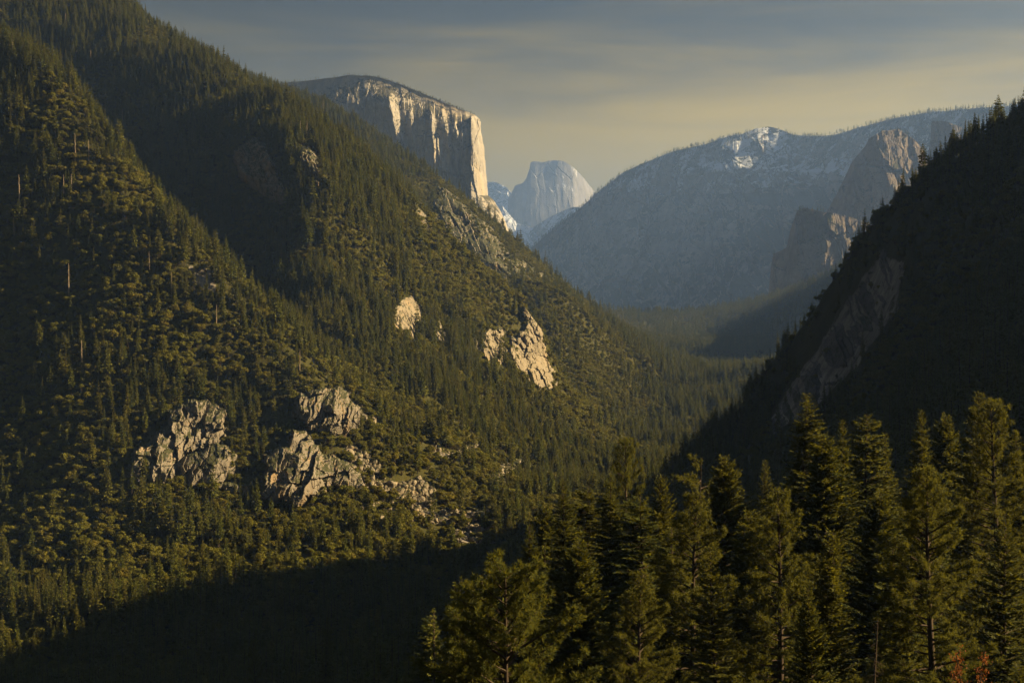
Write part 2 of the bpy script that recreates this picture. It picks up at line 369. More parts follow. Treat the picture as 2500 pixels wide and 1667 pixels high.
ga = np.concatenate([np.linspace(-2.2, -0.42, 45)[:-1], np.linspace(-0.42, 0.40, 430), np.linspace(0.40, 2.2, 130)[1:]])
gy = np.concatenate([np.geomspace(5, 500, 60)[:-1], np.linspace(500, 1100, 90)[:-1], np.linspace(1100, 2500, 290)[:-1], np.linspace(2500, 4200, 190)[:-1], np.geomspace(4200, 15500, 80)])
GA, GY = np.meshgrid(ga, gy); GX = GA * GY
GZ = rbf(GX, GY)
rough = sm(60, 900, GY)
GZ = GZ + rough * (fbm(GX / 130, GY / 130, 4, 3) * 9 + (ridged(GX / 75 + 0.4 * GY / 75, GY / 75, 3, 9) - 0.6) * 9)
GZ = GZ + 26 * (ridged(GX / 110, GY / 110, 4, 19) - .55) * sm(.40, .5, GA) * sm(200, 500, GY)  # extra crags on unseen ground at the right, added to roughen its shadow edge
flo = -190 - .0095 * np.clip(GY - 4300, 0, None) + 3 * fbm(GX / 90, GY / 90, 2, 5)
GZ = np.where(GY > 4300, np.maximum(GZ, flo), GZ); GZ = GZ + (flo - GZ) * sm(6000, 8500, GY)
GZ = np.clip(GZ, -322, 1500)
slope_up = GZ / GY           # tangent of the sight line
GPX = HX + K * GA; GPY = HY - K * slope_up

def tz(x, y):
    """terrain height (bilinear on the fan grid)"""
    x = np.asarray(x, float); y = np.asarray(y, float); a = x / y
    j = np.clip(np.searchsorted(ga, a) - 1, 0, len(ga) - 2); i = np.clip(np.searchsorted(gy, y) - 1, 0, len(gy) - 2)
    fa = np.clip((a - ga[j]) / (ga[j + 1] - ga[j]), 0, 1); fy = np.clip((y - gy[i]) / (gy[i + 1] - gy[i]), 0, 1)
    return (GZ[i, j] * (1 - fa) + GZ[i, j + 1] * fa) * (1 - fy) + (GZ[i + 1, j] * (1 - fa) + GZ[i + 1, j + 1] * fa) * fy

def hit_Y(px, py, ymin=1000.0):
    """distance at which the sight line through a photo point first meets the terrain (beyond ymin)"""
    px = np.atleast_1d(np.asarray(px, float)); py = np.atleast_1d(np.asarray(py, float))
    i0 = np.searchsorted(gy, ymin); a = (px - HX) / K; t = (HY - py) / K
    j = np.clip(np.searchsorted(ga, a) - 1, 0, len(ga) - 2); fa = (a - ga[j]) / (ga[j + 1] - ga[j])
    s = slope_up[i0:, :][:, j] * (1 - fa) + slope_up[i0:, :][:, j + 1] * fa
    above = s >= t[None]
    k = above.argmax(0); k = np.where(above.any(0), k, len(gy) - i0 - 1)
    k1 = np.maximum(k, 1); n = np.arange(len(px))
    s0, s1 = s[k1 - 1, n], s[k1, n]; f = np.clip((t - s0) / np.where(np.abs(s1 - s0) < 1e-9, 1e-9, s1 - s0), 0, 1)
    return gy[i0 + k1 - 1] * (1 - f) + gy[i0 + k1] * f

def zpoly(ox, oy, s, pp): return [(ox + s * x, oy + s * y) for x, y in pp]
ZA, ZB, Z1, Z2, Z5, Z3 = (240, 920, .2976), (860, 680, .2296), (0, 0, .3827), (600, 150, .3444), (600, 600, .4719), (1250, 200, .5315)
# name, outline, label, material, steepness, tilt (m of depth per photo column, + = turns to the right), bulge m, cell m, step m
OUT = [
 ('A1', zpoly(*ZA, [(560,270),(640,250),(760,200),(860,205),(960,225),(1045,270),(1050,430),(1060,560),(900,560),(700,650),(640,720),(640,890),(430,880),(210,860),(230,760),(270,690),(300,600),(420,540),(480,470),(550,400)]), 'blocky grey granite cliff with an orange stained right edge, leftmost on the lower slope', 'granite', .35, .05, 10, 17, 4.5),
 ('A2', zpoly(*ZA, [(630,700),(740,640),(850,600),(960,510),(1060,570),(1145,640),(1135,770),(1040,860),(960,900),(880,930),(760,900),(630,890)]), 'rounded grey granite buttress below the leftmost cliff on the lower slope', 'granite', .35, .03, 9, 20, 4.0),
 ('A3', zpoly(*ZA, [(950,890),(1080,855),(1160,875),(1250,875),(1245,970),(1190,1010),(1120,990),(1000,930)]), 'low dark rock ledge between the two biggest grey cliffs', 'granite', .3, .03, 5, 10, 3.0),
 ('A4', zpoly(*ZA, [(1370,640),(1480,580),(1550,540),(1600,440),(1690,460),(1740,520),(1800,590),(1860,650),(1960,660),(2060,720),(2150,800),(2225,900),(2120,940),(1980,920),(1880,920),(1800,960),(1720,1020),(1600,1090),(1560,1070),(1520,1010),(1400,1050),(1330,990),(1345,860),(1360,760)]), 'biggest grey granite cliff, cracked into blocks, above the oaks', 'granite', .30, .06, 13, 18, 4.5),
 ('A5', zpoly(*ZA, [(1590,280),(1630,150),(1720,130),(1820,95),(1900,115),(1980,75),(2055,95),(2080,200),(2165,250),(2205,330),(2190,410),(2130,490),(2050,500),(2000,560),(1960,490),(1850,475),(1740,440),(1680,380),(1600,340)]), 'yellow streaked granite crag just above the biggest grey cliff', 'granite', .30, .10, 11, 13, 4.5),
 ('A6', zpoly(*ZA, [(2230,310),(2290,300),(2310,330),(2280,410),(2245,410)]), 'small pale rock right of the yellow streaked crag', 'pale_granite', .3, .1, 3, 8, 2.0),
 ('B1', zpoly(*ZB, [(420,490),(455,320),(540,225),(620,215),(695,285),(715,360),(725,450),(750,525),(690,570),(650,630),(600,570),(520,530),(450,520)]), 'smooth pale sunlit granite slab, highest and leftmost of the bright slabs', 'pale_granite', .75, .30, 5, 13, 2.6),
 ('B2', zpoly(*ZB, [(855,500),(900,430),(955,480),(975,570),(1025,620),(1045,700),(1000,745),(950,700),(880,745),(865,690),(920,640),(890,580)]), 'small broken pale rock face between two bright granite slabs', 'pale_granite', .55, .30, 4, 10, 3.0),
 ('B3', zpoly(*ZB, [(1250,660),(1400,640),(1460,560),(1590,550),(1600,660),(1570,730),(1665,790),(1670,905),(1600,880),(1540,895),(1480,840),(1400,840),(1370,750),(1310,800),(1290,710)]), 'fluted pale rock face left of the brightest cliff', 'pale_granite', .5, .18, 6, 10, 4.5),
 ('B4', zpoly(*ZB, [(1850,250),(1895,330),(1965,415),(1990,560),(1985,680),(2035,760),(2065,860),(2115,980),(2150,1160),(2080,1170),(1990,1140),(1900,1080),(1840,1010),(1755,965),(1735,860),(1700,760),(1690,640),(1760,650),(1800,600),(1850,560),(1870,440),(1830,340)]), 'tall brightest sunlit granite cliff ending the middle spur', 'pale_granite', .45, .20, 11, 15, 5.5),
 ('C1', zpoly(*Z1, [(1490,960),(1640,865),(1700,930),(1725,1000),(1765,1060),(1795,1130),(1835,1200),(1840,1295),(1780,1315),(1680,1250),(1520,1130)]), 'dark cliff with one sunlit edge on the upper left spur', 'granite', .25, .22, 30, 18, 5.0),
 ('C2', zpoly(*Z1, [(1905,940),(1950,900),(2005,955),(2045,1010),(2055,1100),(2055,1165),(2030,1195),(1980,1140),(1925,1085),(1905,1000)]), 'narrow sunlit rock pinnacle on the upper left spur crest', 'granite', .22, .26, 20, 10, 5.0),
 ('C3', zpoly(*Z1, [(1135,580),(1200,590),(1235,640),(1220,665),(1150,635)]), 'small grey rock knob high on the dark upper slope', 'granite', .5, .05, 5, 9, 2.5),
 ('D1', zpoly(*Z2, [(1075,855),(1180,895),(1260,940),(1305,935),(1310,1230),(1240,1190),(1180,1090),(1115,980)]), 'crumbly sunlit rock rib in the gully below the great wall', 'granite', .7, .12, 9, 12, 4.0),
 ('D2', [(1080,452),(1140,470),(1165,495),(1190,530),(1215,570),(1235,602),(1290,640),(1348,690),(1310,702),(1240,690),(1180,668),(1120,635),(1078,598),(1052,540),(1060,480)], 'dark craggy bluff at the foot of the great wall', 'granite', .6, .02, 22, 22, 8.0),
 ('D3', zpoly(*Z5, [(1490,150),(1535,125),(1588,188),(1560,200),(1520,185)]), 'small crag on the far spur crest beside the hazy valley', 'granite', .4, .1, 8, 12, 4.0),
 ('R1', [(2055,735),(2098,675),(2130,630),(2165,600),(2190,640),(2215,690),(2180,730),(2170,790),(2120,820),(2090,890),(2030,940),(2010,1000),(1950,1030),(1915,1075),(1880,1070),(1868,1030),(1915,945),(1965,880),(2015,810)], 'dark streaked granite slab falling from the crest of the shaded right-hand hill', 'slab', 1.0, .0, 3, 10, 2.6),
 ('E1', zpoly(*Z5, [(1240,1200),(1330,1120),(1430,1095),(1545,1050),(1470,1150),(1395,1200),(1330,1265),(1285,1250)]), 'pale yellowish rock cut above the canyon trees', 'pale_granite', .55, .15, 5, 9, 3.5),
]
PATCH = [  # bare ground: (outline, strength)
 (zpoly(*Z5, [(955,1035),(1000,1060),(1060,1075),(1150,1050),(1230,1030),(1200,1075),(1080,1110),(1010,1100)]), 1.0),
 (zpoly(*Z5, [(520,1040),(580,1070),(700,1150),(690,1180),(600,1140),(530,1080)]), .9),
 (zpoly(*Z5, [(640,1215),(760,1250),(860,1210),(960,1260),(975,1330),(900,1345),(780,1300),(660,1250)]), .85),
 (zpoly(*Z5, [(860,1330),(980,1390),(1250,1370),(1250,1400),(1000,1440),(880,1390)]), .8),
 (zpoly(*Z5, [(1080,1500),(1230,1440),(1290,1568),(1100,1568)]), .7),
 ([(2070,730),(2110,670),(2150,620),(2210,640),(2190,760),(2090,900),(1980,1010),(1900,1050),(1880,1020),(1940,920),(2000,840)], .7),
 ([(450,640),(520,660),(530,720),(480,700)], .7),
]
rock = np.zeros(GZ.shape)
vis_sel = (GY > 900) & (GA > -0.4) & (GA < 0.4)
for pl, s in PATCH:
    d = poly_dist(GPX[vis_sel], GPY[vis_sel], pl)
    rock[vis_sel] = np.maximum(rock[vis_sel], s * sm(-8, 8, d))
dzy = np.gradient(GZ, axis=0) / np.gradient(GY, axis=0)
steep = np.abs(dzy)
hill_me = mesh_np('hillside', np.stack([GX, GY, GZ], -1).reshape(-1, 3), grid_faces(*GZ.shape)[:, ::-1], M['floor'], True, {'rock': rock.ravel()})
link('hillside', hill_me, kind='structure', label='forested canyon sides and valley floor running back to the great cliffs')
# base plain that carries everything out to the horizon
gp = mesh_np('ground', np.array([(-35500, -3000, -330), (35500, -3000, -330), (35500, 36000, -330), (-35500, 36000, -330)]), np.array([(0, 1, 2, 3)]), M['floor'])
link('ground', gp, kind='structure', label='dark low ground under the mountains')

# ------------------------------------------------------------------ rock outcrops set into the slopes
OUT_GEO = []
def outcrop(i, tag, poly, label, mat, steepness, tilt, bulge, cell, step):
    P = np.array(poly); x0, y0 = P.min(0) - 12; x1, y1 = P.max(0) + 12
    st = 1.5 if (x1 - x0) < 200 else 1.9
    px, py = np.meshgrid(np.arange(x0, x1, st), np.arange(y0, y1, st))
    d = poly_dist(px, py, poly) + (min(14, 4 + .03 * (x1 - x0)) if tag != 'R1' else 34) * (fbm(px / 22, py / 22, 5, 70 + i, .65) + (.55 if tag != 'R1' else 0)) + (7 if tag[0] == 'B' else 0)
    D = hit_Y(px.ravel(), py.ravel()).reshape(px.shape)
    cols = px[0]; ok = d > 0
    bot = np.array([py[:, c][ok[:, c]].max() if ok[:, c].any() else np.nan for c in range(len(cols))])
    g = ~np.isnan(bot); bot = np.interp(cols, cols[g], bot[g])
    kern = np.ones(9) / 9; bot = np.convolve(np.pad(bot, 4, 'edge'), kern, 'valid')
    Db = hit_Y(cols, bot)
    Dc = np.convolve(np.pad(Db, 20, 'edge'), np.ones(41) / 41, 'valid')
    Dmed = np.median(D[ok]); far_ = 120 if tag == 'R1' else 260; cap_ok = D < Dmed + far_; D = np.minimum(D, Dmed + far_)
    m = Dc.mean() / K                                   # metres per photo column
    xm, ym = px * m, py * m
    base = D - np.minimum((1 - steepness) * np.clip(D - Dc[None], 0, None), 16.0) + tilt * (px - px.mean()) * 0.5
    wx = xm + 3 * fbm(xm / 11, ym / 11, 3, i * 5); wy = ym + 3 * fbm(xm / 11 + 40, ym / 11, 3, i * 5 + 2)
    shear = wx + (0.25 if tag[0] == 'A' else -0.38) * wy
    el_ = 5.0 if tag == 'R1' else 1.7
    disp = facets(shear, wy, cell, cell * el_, 100 + i * 9, step, step * 3.4, step * 2.4, .8, .05, True)
    disp += facets(shear + 7, wy, cell * .38, cell * .41 * el_, 300 + i * 9, step * .33, step * 1.3, step * .9, .25, .08)
    disp += facets(wx, wy, cell * .14, cell * .2, 500 + i * 9, step * .10, step * .3, step * .2)
    disp += fbm(xm / 30, ym / 30, 3, 700 + i) * bulge * 0.45
    inn = np.clip(d / (9.0 + 0.02 * (x1 - x0)), 0, 1)
    Y = base - 0.7 * bulge * (0.25 + 0.75 * np.sqrt(np.clip(d, 0, 40) / 40)) + disp
    w = sm(0, 1, inn)
    Y = np.minimum(Y, D + 1.0) * w + (D + 5) * (1 - w)
    Y = np.where(d < -2, D + 8, Y)
    X, Yw, Z = world_of(px, py, Y)
    k = (d > -5) & cap_ok; dj = np.abs(np.diff(Y, axis=0))[:, :-1] + np.abs(np.diff(Y, axis=1))[:-1]; k_j = dj < 45; keep = k[:-1, :-1] & k[1:, :-1] & k[:-1, 1:] & k[1:, 1:]
    V = np.stack([X, Yw, Z], -1).reshape(-1, 3); keep &= k_j
    lab = np.where(keep, np.arange(keep.size).reshape(keep.shape) + 1, 0)      # keep one connected piece
    for _ in range(1500):
        p_ = np.pad(lab, 1); new = np.where(keep, np.maximum.reduce([lab, p_[:-2, 1:-1], p_[2:, 1:-1], p_[1:-1, :-2], p_[1:-1, 2:]]), 0)
        if (new == lab).all(): break
        lab = new
    u_, c_ = np.unique(lab[lab > 0], return_counts=True); keep &= lab == u_[c_.argmax()]
    F = grid_faces(*px.shape, keep=keep)
    used = np.unique(F); remap = np.zeros(len(V), np.int64); remap[used] = np.arange(len(used))
    me = mesh_np('rock_outcrop', V[used], remap[F], M[mat], False)
    link('rock_outcrop', me, label=label, category='rock outcrop', group='granite outcrops on the forested slopes')
    OUT_GEO.append((poly, Dc.mean(), .62 if tag in ('R1', 'D2') else .97 if tag[0] in 'BC' else .90))
for i, o in enumerate(OUT): outcrop(i, *o)

# ------------------------------------------------------------------ far mountains: solid relief with a back slope
def relief(name, sky, bottom, mat, disp, step=2.5, prof=None, cap=600.0, cap_drop=0.35, label=None, edge=None, smooth=False, jag=1.5, **props):
    """sky: (column, row, distance) along the skyline; bottom: (column, row, distance) along the foot"""
    S, B = np.array(sky, float), np.array(bottom, float)
    cols = np.arange(S[0, 0], S[-1, 0] + step, step)
    ty, tY = np.interp(cols, S[:, 0], S[:, 1]), np.interp(cols, S[:, 0], S[:, 2])
    by, bY = np.interp(cols, B[:, 0], B[:, 1]), np.interp(cols, B[:, 0], B[:, 2])
    ty = ty + jag * fbm(cols / 14, cols * 0, 4, len(name))
    nv = int(np.max(by - ty) / step) + 2
    v = np.linspace(0, 1, nv)[:, None]
    px = np.repeat(cols[None], nv, 0); py = ty[None] + (by - ty)[None] * v
    g = (prof(v) if prof else v)
    Y = tY[None] + (bY - tY)[None] * g
    m = Y / K
    Y = Y + disp(px, py, v, (px - HX) * m, (HY - py) * m) * (1.0 if edge is None else edge(v))
    X, Yw, Z = world_of(px, py, Y); Z = np.maximum(Z, -327.0)
    V = np.stack([X, Yw, Z], -1)
    back = []
    for q in (1.0, 0.45, 0.15, 0.04):                      # top surface falling away behind the skyline
        b = V[0].copy(); b[:, 0] *= 1 + q * cap / b[:, 1]; b[:, 1] += q * cap; b[:, 2] -= cap_drop * q * q * cap + 2 * q; back.append(b)
    V = np.concatenate([np.array(back), V], 0)
    me = mesh_np(name, V.reshape(-1, 3), grid_faces(*V.shape[:2]), mat, smooth)
    o = link(name, me, kind='structure', label=label)
    return cols, ty, tY, V

# the great wall left of centre
RIBS = [  # (column at top, column at bottom, row top, row bottom, half width, metres out): prows whose right sides catch the sun
 (948, 985, 225, 420, 22, 55), (1000, 1010, 260, 430, 10, 14), (1052, 1062, 262, 420, 9, 34), (1062, 1082, 330, 430, 15, 36), (1080, 1094, 265, 345, 9, 26), (1111, 1117, 285, 360, 6, 22),
 (1135, 1160, 285, 520, 9, 30), (1150, 1176, 290, 520, 9, 20), (870, 890, 230, 380, 14, 10), (905, 925, 220, 380, 9, 8), (1030, 1040, 250, 420, 8, 10), (1100, 1125, 300, 480, 7, 16), (1125, 1140, 320, 500, 6, 14)]
def cap_disp(px, py, v, x, z):
    wob = 5 * fbm(px / 30, py / 22, 4, 21)
    d = 0
    for ct, cb, rt, rb, hw, h in RIBS:
        t = np.clip((py - rt) / (rb - rt), -0.2, 1.3); c = ct + (cb - ct) * t + wob * 0.7
        q = (px - c) / hw
        prof = np.where(q < 0, np.clip(1 + q / 2.2, 0, 1), np.clip(1 - q / 0.9, 0, 1))
        d = d - h * prof * sm(rt - 12, rt + 14, py)
    w = x + 18 * fbm(x / 60, z / 160, 4, 31)
    d = d + facets(w + 0.08 * z, z, 55, 210, 41, 7, 18, 8, 5, .06) + facets(w, z, 20, 60, 43, 3, 7, 3, 2.5, .1) + facets(w, z, 8, 16, 45, 1.0, 2.4, 1.4)
    d = d + fbm(x / 200, z / 300, 3, 47) * 24
    return d * sm(0.0, 0.10, v) + 260 * (1 - sm(0.0, 0.16, v)) * 0.35
elc = [(560, 215, 7180), (672, 205, 7120), (738, 198, 7090), (813, 190, 7060), (855, 184, 7045), (903, 186, 7030), (931, 191, 7025), (979, 207, 7010), (1041, 233, 7000), (1099, 257, 6995), (1137, 272, 7000), (1160, 281, 7030), (1171, 292, 7130)]
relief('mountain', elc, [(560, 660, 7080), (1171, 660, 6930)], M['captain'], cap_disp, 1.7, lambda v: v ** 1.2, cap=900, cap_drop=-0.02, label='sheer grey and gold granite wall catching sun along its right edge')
def prow_disp(px, py, v, x, z):
    w = x + 10 * fbm(x / 60, z / 120, 4, 51)
    d = facets(w + .12 * z, z, 34, 170, 53, 7, 16, 8, 5, .07) + facets(w, z, 12, 40, 55, 2, 5, 3, 2, .1)
    return d
# its prow: the right edge, leaning out towards the foot
def prow():
    st = 1.6
    rows = np.arange(284, 640, st)
    xl = np.full(rows.shape, 1150.0); xr = np.interp(rows, [284, 292, 298, 322, 363, 425, 477, 487, 512, 546, 608, 640], [1163, 1169, 1173, 1174, 1182, 1187, 1192, 1203, 1220, 1237, 1254, 1262])
    xr = xr + 1.2 * fbm(rows / 12, rows * 0, 4, 5)
    nu = 60; u = np.linspace(0, 1.35, nu)
    px = np.empty((len(rows), nu)); Y = np.empty_like(px); py = np.repeat(rows[:, None], nu, 1)
    for j, uu in enumerate(u):
        if uu <= 1: px[:, j] = xl + (xr - xl) * math.sin(uu * math.pi / 2); dep = 330 * (1 - math.cos(uu * math.pi / 2))
        else: px[:, j] = xr - (uu - 1) * 60; dep = 330 + (uu - 1) * 2200
        lean = np.interp(rows, [284, 480, 640], [60, -120, -420])
        Y[:, j] = 6945 + lean + dep
    m = Y / K
    Y = Y + prow_disp(px, py, 0, (px - HX) * m, (HY - py) * m) * sm(1.15, 0.9, u)[None]
    V = np.stack(world_of(px, py, Y), -1)
    top = V[0].copy(); top[:, 1] += 350; top[:, 0] -= 40; top[:, 2] += 4
    V = np.concatenate([top[None], V], 0)
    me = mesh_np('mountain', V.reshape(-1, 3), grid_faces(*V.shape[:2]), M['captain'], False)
    link('mountain', me, kind='structure', label='sunlit prow and apron at the right edge of the great wall')
prow()

# the long hazy wall on the right with snow on its ledges
def wall_disp(px, py, v, x, z):
    w = x + 60 * fbm(x / 260, z / 260, 4, 61)
    d = -620 * (ridged(w / 1000 + 0.15 * z / 1000, z / 4200, 3, 63) - 0.6) * sm(0.02, 0.3, v)
    d = d + facets(w - .2 * z, z, 260, 800, 65, 50, 110, 60, 30, .08) * sm(.02, .2, v) + facets(w, z, 90, 260, 67, 16, 40, 20, 12, .1) * sm(.0, .15, v) + facets(w, z, 38, 70, 69, 5, 12, 9)
    q = (z + 260 * fbm(x / 1100, z / 700, 4, 71) + .18 * x) / 330.0; q = q - np.floor(q)      # cliff bands with ledges between
    hard = sm(-.25, .25, fbm(x / 1500, z / 1500, 3, 73))
    d = d + 430 * hard * (sm(.62, 1, q) - q + .3) * sm(.05, .2, v)
    return d * sm(0, .07, v)
sen = [(1225, 660, 15840), (1282, 620, 15520), (1340, 567, 15200), (1409, 514, 14880), (1463, 466, 14560), (1526, 418, 14320), (1590, 391, 14080), (1643, 370, 13840), (1728, 351, 13600), (1760, 338, 13520), (1813, 327, 13520), (1845, 314, 13520), (1877, 309, 13520), (1904, 315, 13440), (1936, 330, 13280), (1994, 332, 12960),
       (2037, 330, 12720), (2100, 311, 12400), (2180, 290, 12000), (2260, 276, 11680), (2340, 268, 11360), (2462, 259, 11040), (2700, 230, 10400), (3000, 180, 9920)]
SEN = relief('mountain', sen, [(1225, 760, 14560), (1400, 768, 13440), (1600, 775, 12400), (1900, 792, 10560), (2200, 805, 9440), (3000, 820, 8000)], M['far_wall'], wall_disp, 2.6,
       lambda v: .72 * np.clip(v / .8, 0, 1) + .28 * sm(.75, 1, v), cap=1500, cap_drop=0.05, label='long hazy blue valley wall with snow on its ledges and a rounded summit')

# two rounded rock towers and a spire standing before it
def tower(name, sky, bottom, seed, depth, label, lit=0.0):
    S = np.array(sky, float); c0, c1 = S[0, 0], S[-1, 0]
    def dsp(px, py, v, x, z):
        s = np.clip((px - c0) / (c1 - c0), 0, 1)
        w = x + 14 * fbm(x / 70, z / 120, 4, seed)
        e_ = np.clip(1 - s / .5, 0, 1) + np.clip((s - .90) / .10, 0, 1) * (.8 if lit else 0)
        d = depth * (1 - np.sqrt(np.clip(1 - e_ ** 2, 0, 1)))
        d = d + facets(w + .15 * z, z, 70, 190, seed + 2, 12, 16 + (12 if lit else 0), 18, 7, .07) * sm(0, .08, v) + facets(w, z, 24, 60, seed + 4, 4, 9, 6, 2.5, .1) + facets(w, z, 10, 18, seed + 6, 1.2, 3, 2)
        if lit:   # sloping terraces turned to the right
            d = d - lit * np.clip(1 - np.abs((px - (c0 + (c1 - c0) * .55)) / 60 - (py - S[:, 1].min() - 90) / 160), 0, 1)
        return d
    return relief(name, sky, bottom, M['tower'], dsp, 2.0, lambda v: v, cap=350, cap_drop=0.25, label=label)
tower('mountain', [(2262, 400, 8400), (2272, 340, 8400), (2274, 297, 8400), (2308, 296, 8400), (2340, 309, 8400), (2371, 325, 8400), (2420, 350, 8400)], [(2262, 620, 8240), (2420, 620, 8240)], 201, 160, 'dark rock spire behind the rounded tower')
tower('mountain', [(1985, 560, 7840), (2020, 514, 7760), (2047, 466, 7760), (2079, 397, 7760), (2111, 359, 7760), (2122, 338, 7760), (2154, 320, 7760), (2196, 316, 7760), (2233, 343, 7760), (2254, 365, 7760), (2263, 394, 7760), (2275, 440, 7840), (2310, 520, 7920)],
      [(1985, 880, 7440), (2310, 880, 7440)], 221, 420, 'higher rounded rock tower with sunlit ledges on its right side', 25)
tower('mountain', [(1850, 850, 6800), (1866, 770, 6750), (1877, 710, 6720), (1882, 652, 6720), (1888, 620, 6720), (1920, 604, 6720), (1930, 561, 6720), (1946, 514, 6720), (1962, 506, 6720), (1994, 514, 6720), (2020, 518, 6720), (2060, 525, 6720), (2120, 545, 6720), (2200, 560, 6720)],
      [(1850, 900, 6530), (2200, 900, 6530)], 241, 380, 'lower stepped rock tower in front of the rounded one', 0)

# the far half-dome and the snowy slopes under it
def dome_disp(px, py, v, x, z):
    w = x + 30 * fbm(x / 200, z / 300, 4, 81)
    d = facets(w, z, 260, 900, 83, 8, 14, 14, 8, .04) + facets(w, z, 80, 260, 85, 4, 7, 5)
    fl = np.clip((px - 1395) / 62, 0, 1)
    return d + 1100 * fl ** 2
hd = [(1240, 485, 27200), (1249, 470, 27200), (1258, 453, 27200), (1275, 448, 27200), (1285, 436, 27200), (1292, 415, 27200), (1296, 396, 27200), (1306, 394, 27200), (1327, 396, 27200), (1340, 392, 27200), (1361, 391, 27200), (1378, 395, 27200), (1399, 408, 27200), (1425, 434, 27200), (1441, 455, 27200), (1458, 476, 27200)]
relief('mountain', hd, [(1240, 600, 26560), (1458, 600, 26560)], M['dome'], dome_disp, 1.6, None, cap=1200, cap_drop=0.3, jag=0.8, label='pale blue half-dome of granite standing far up the valley')
def snow_disp(px, py, v, x, z):
    w = x + 40 * fbm(x / 200, z / 200, 4, 91)
    return facets(w + .5 * z, z, 120, 160, 93, 20, 40, 40) + facets(w, z, 40, 50, 95, 6, 14, 12)
relief('mountain', [(1150, 600, 26500), (1195, 505, 26100), (1225, 500, 25800), (1262, 545, 25400), (1300, 555, 25000), (1350, 525, 24400), (1400, 505, 23900), (1480, 510, 23200), (1560, 560, 22400)], [(1150, 700, 24600), (1560, 700, 20600)], M['snow_slope'], snow_disp, 1.8, None, cap=700, label='snowy slopes under the far dome')
relief('mountain', [(1120, 452, 33600), (1192, 444, 33000), (1213, 446, 32800), (1234, 455, 32600), (1249, 470, 32400), (1275, 490, 32200), (1320, 530, 31800)], [(1120, 620, 32000), (1320, 620, 30200)], M['snow_slope'], snow_disp, 1.8, None, cap=900, label='small snowy ridge beside the far dome')

# ------------------------------------------------------------------ tree builders
def rhombs(p, d, L, W, rng, up=0.6, nrm=None):
    """leaf-shaped cards: base points p, unit directions d, lengths L, half widths W"""
    n = len(p)
    r = rng.normal(size=(n, 3)) if nrm is None else nrm + rng.normal(size=(n, 3)) * .55
    if nrm is None: r[:, 2] += up * 2.5
    w = np.cross(d, r); w /= np.linalg.norm(w, axis=1, keepdims=True) + 1e-9
    V = np.empty((n, 4, 3)); V[:, 0] = p; V[:, 2] = p + d * L[:, None]
    mid = p + d * (L * 0.45)[:, None]; mid[:, 2] -= 0.04 * L
    V[:, 1] = mid + w * W[:, None]; V[:, 3] = mid - w * W[:, None]
    return V.reshape(-1, 3), np.arange(n * 4).reshape(n, 4)

def tube(path, rad, sides=6):
    path = np.asarray(path, float); rad = np.asarray(rad, float); n = len(path)
    d = np.gradient(path, axis=0); d /= np.linalg.norm(d, axis=1, keepdims=True) + 1e-9
    ref = np.where(np.abs(d[:, 2:3]) > .9, np.array([[1., 0, 0]]), np.array([[0, 0, 1.]]))
    a = np.cross(d, ref); a /= np.linalg.norm(a, axis=1, keepdims=True) + 1e-9; b = np.cross(d, a)
    th = np.linspace(0, 2 * np.pi, sides, endpoint=False)
    V = path[:, None] + rad[:, None, None] * (np.cos(th)[None, :, None] * a[:, None] + np.sin(th)[None, :, None] * b[:, None])
    i = np.arange(n * sides).reshape(n, sides); j = np.roll(i, -1, 1)
    F = np.stack([i[:-1], j[:-1], j[1:], i[1:]], -1).reshape(-1, 4)
    return V.reshape(-1, 3), F

def join(parts):
    V, F, off = [], [], 0
    for v, f in parts: V.append(v); F.append(f + off); off += len(v)
    return np.concatenate(V), np.concatenate(F)

def unit(v): return v / (np.linalg.norm(v, axis=-1, keepdims=True) + 1e-9)

def conifer_lo(seed, H=28.0, R=4.2, base=0.15, pw=0.8, ragged=0.35, gap=0.0):
    """hillside conifer: whorls of drooping sprays round a trunk"""
    rng = np.random.default_rng(seed); P, D, L, W = [], [], [], []
    nw = 30
    for k in range(nw):
        t = k / (nw - 1) + rng.uniform(-.012, .012); z = H * (base + (1 - base) * min(max(t, 0), .985))
        r = R * max(1 - t, 0.02) ** pw * (1 - ragged * rng.random()) * (0.55 + 0.45 * min(1, (t + .03) * 9)) + 0.25
        if rng.random() < gap: continue
        nb = 8 if t < .8 else 6
        a0 = rng.random() * 6.28
        for j in range(nb):
            az_ = a0 + 6.283 * j / nb + rng.normal() * .25; l = r * rng.uniform(.65, 1.15)
            pit = -.30 + .75 * t + rng.normal() * .12
            d = np.array([math.cos(az_) * math.cos(pit), math.sin(az_) * math.cos(pit), math.sin(pit)])
            for q in range(3):
                s = (.12, .40, .62)[q]; dd = unit(d + rng.normal(size=3) * .22 - np.array([0, 0, .10 * q]))
                P.append(np.array([0, 0, z]) + d * l * s - np.array([0, 0, .12 * l * s * s])); D.append(dd); L.append(l * (.45, .5, .42)[q]); W.append(l * .17 + .14)
    v1, f1 = rhombs(np.array(P), np.array(D), np.array(L), np.array(W), rng)
    v2, f2 = tube([(0, 0, -3), (0, 0, H * .5), (0, 0, H * .97)], [.38, .26, .05], 5)
    V, F = join([(v1, f1), (v2, f2)]); idx = np.r_[np.zeros(len(f1)), np.ones(len(f2))]
    return V, F, idx

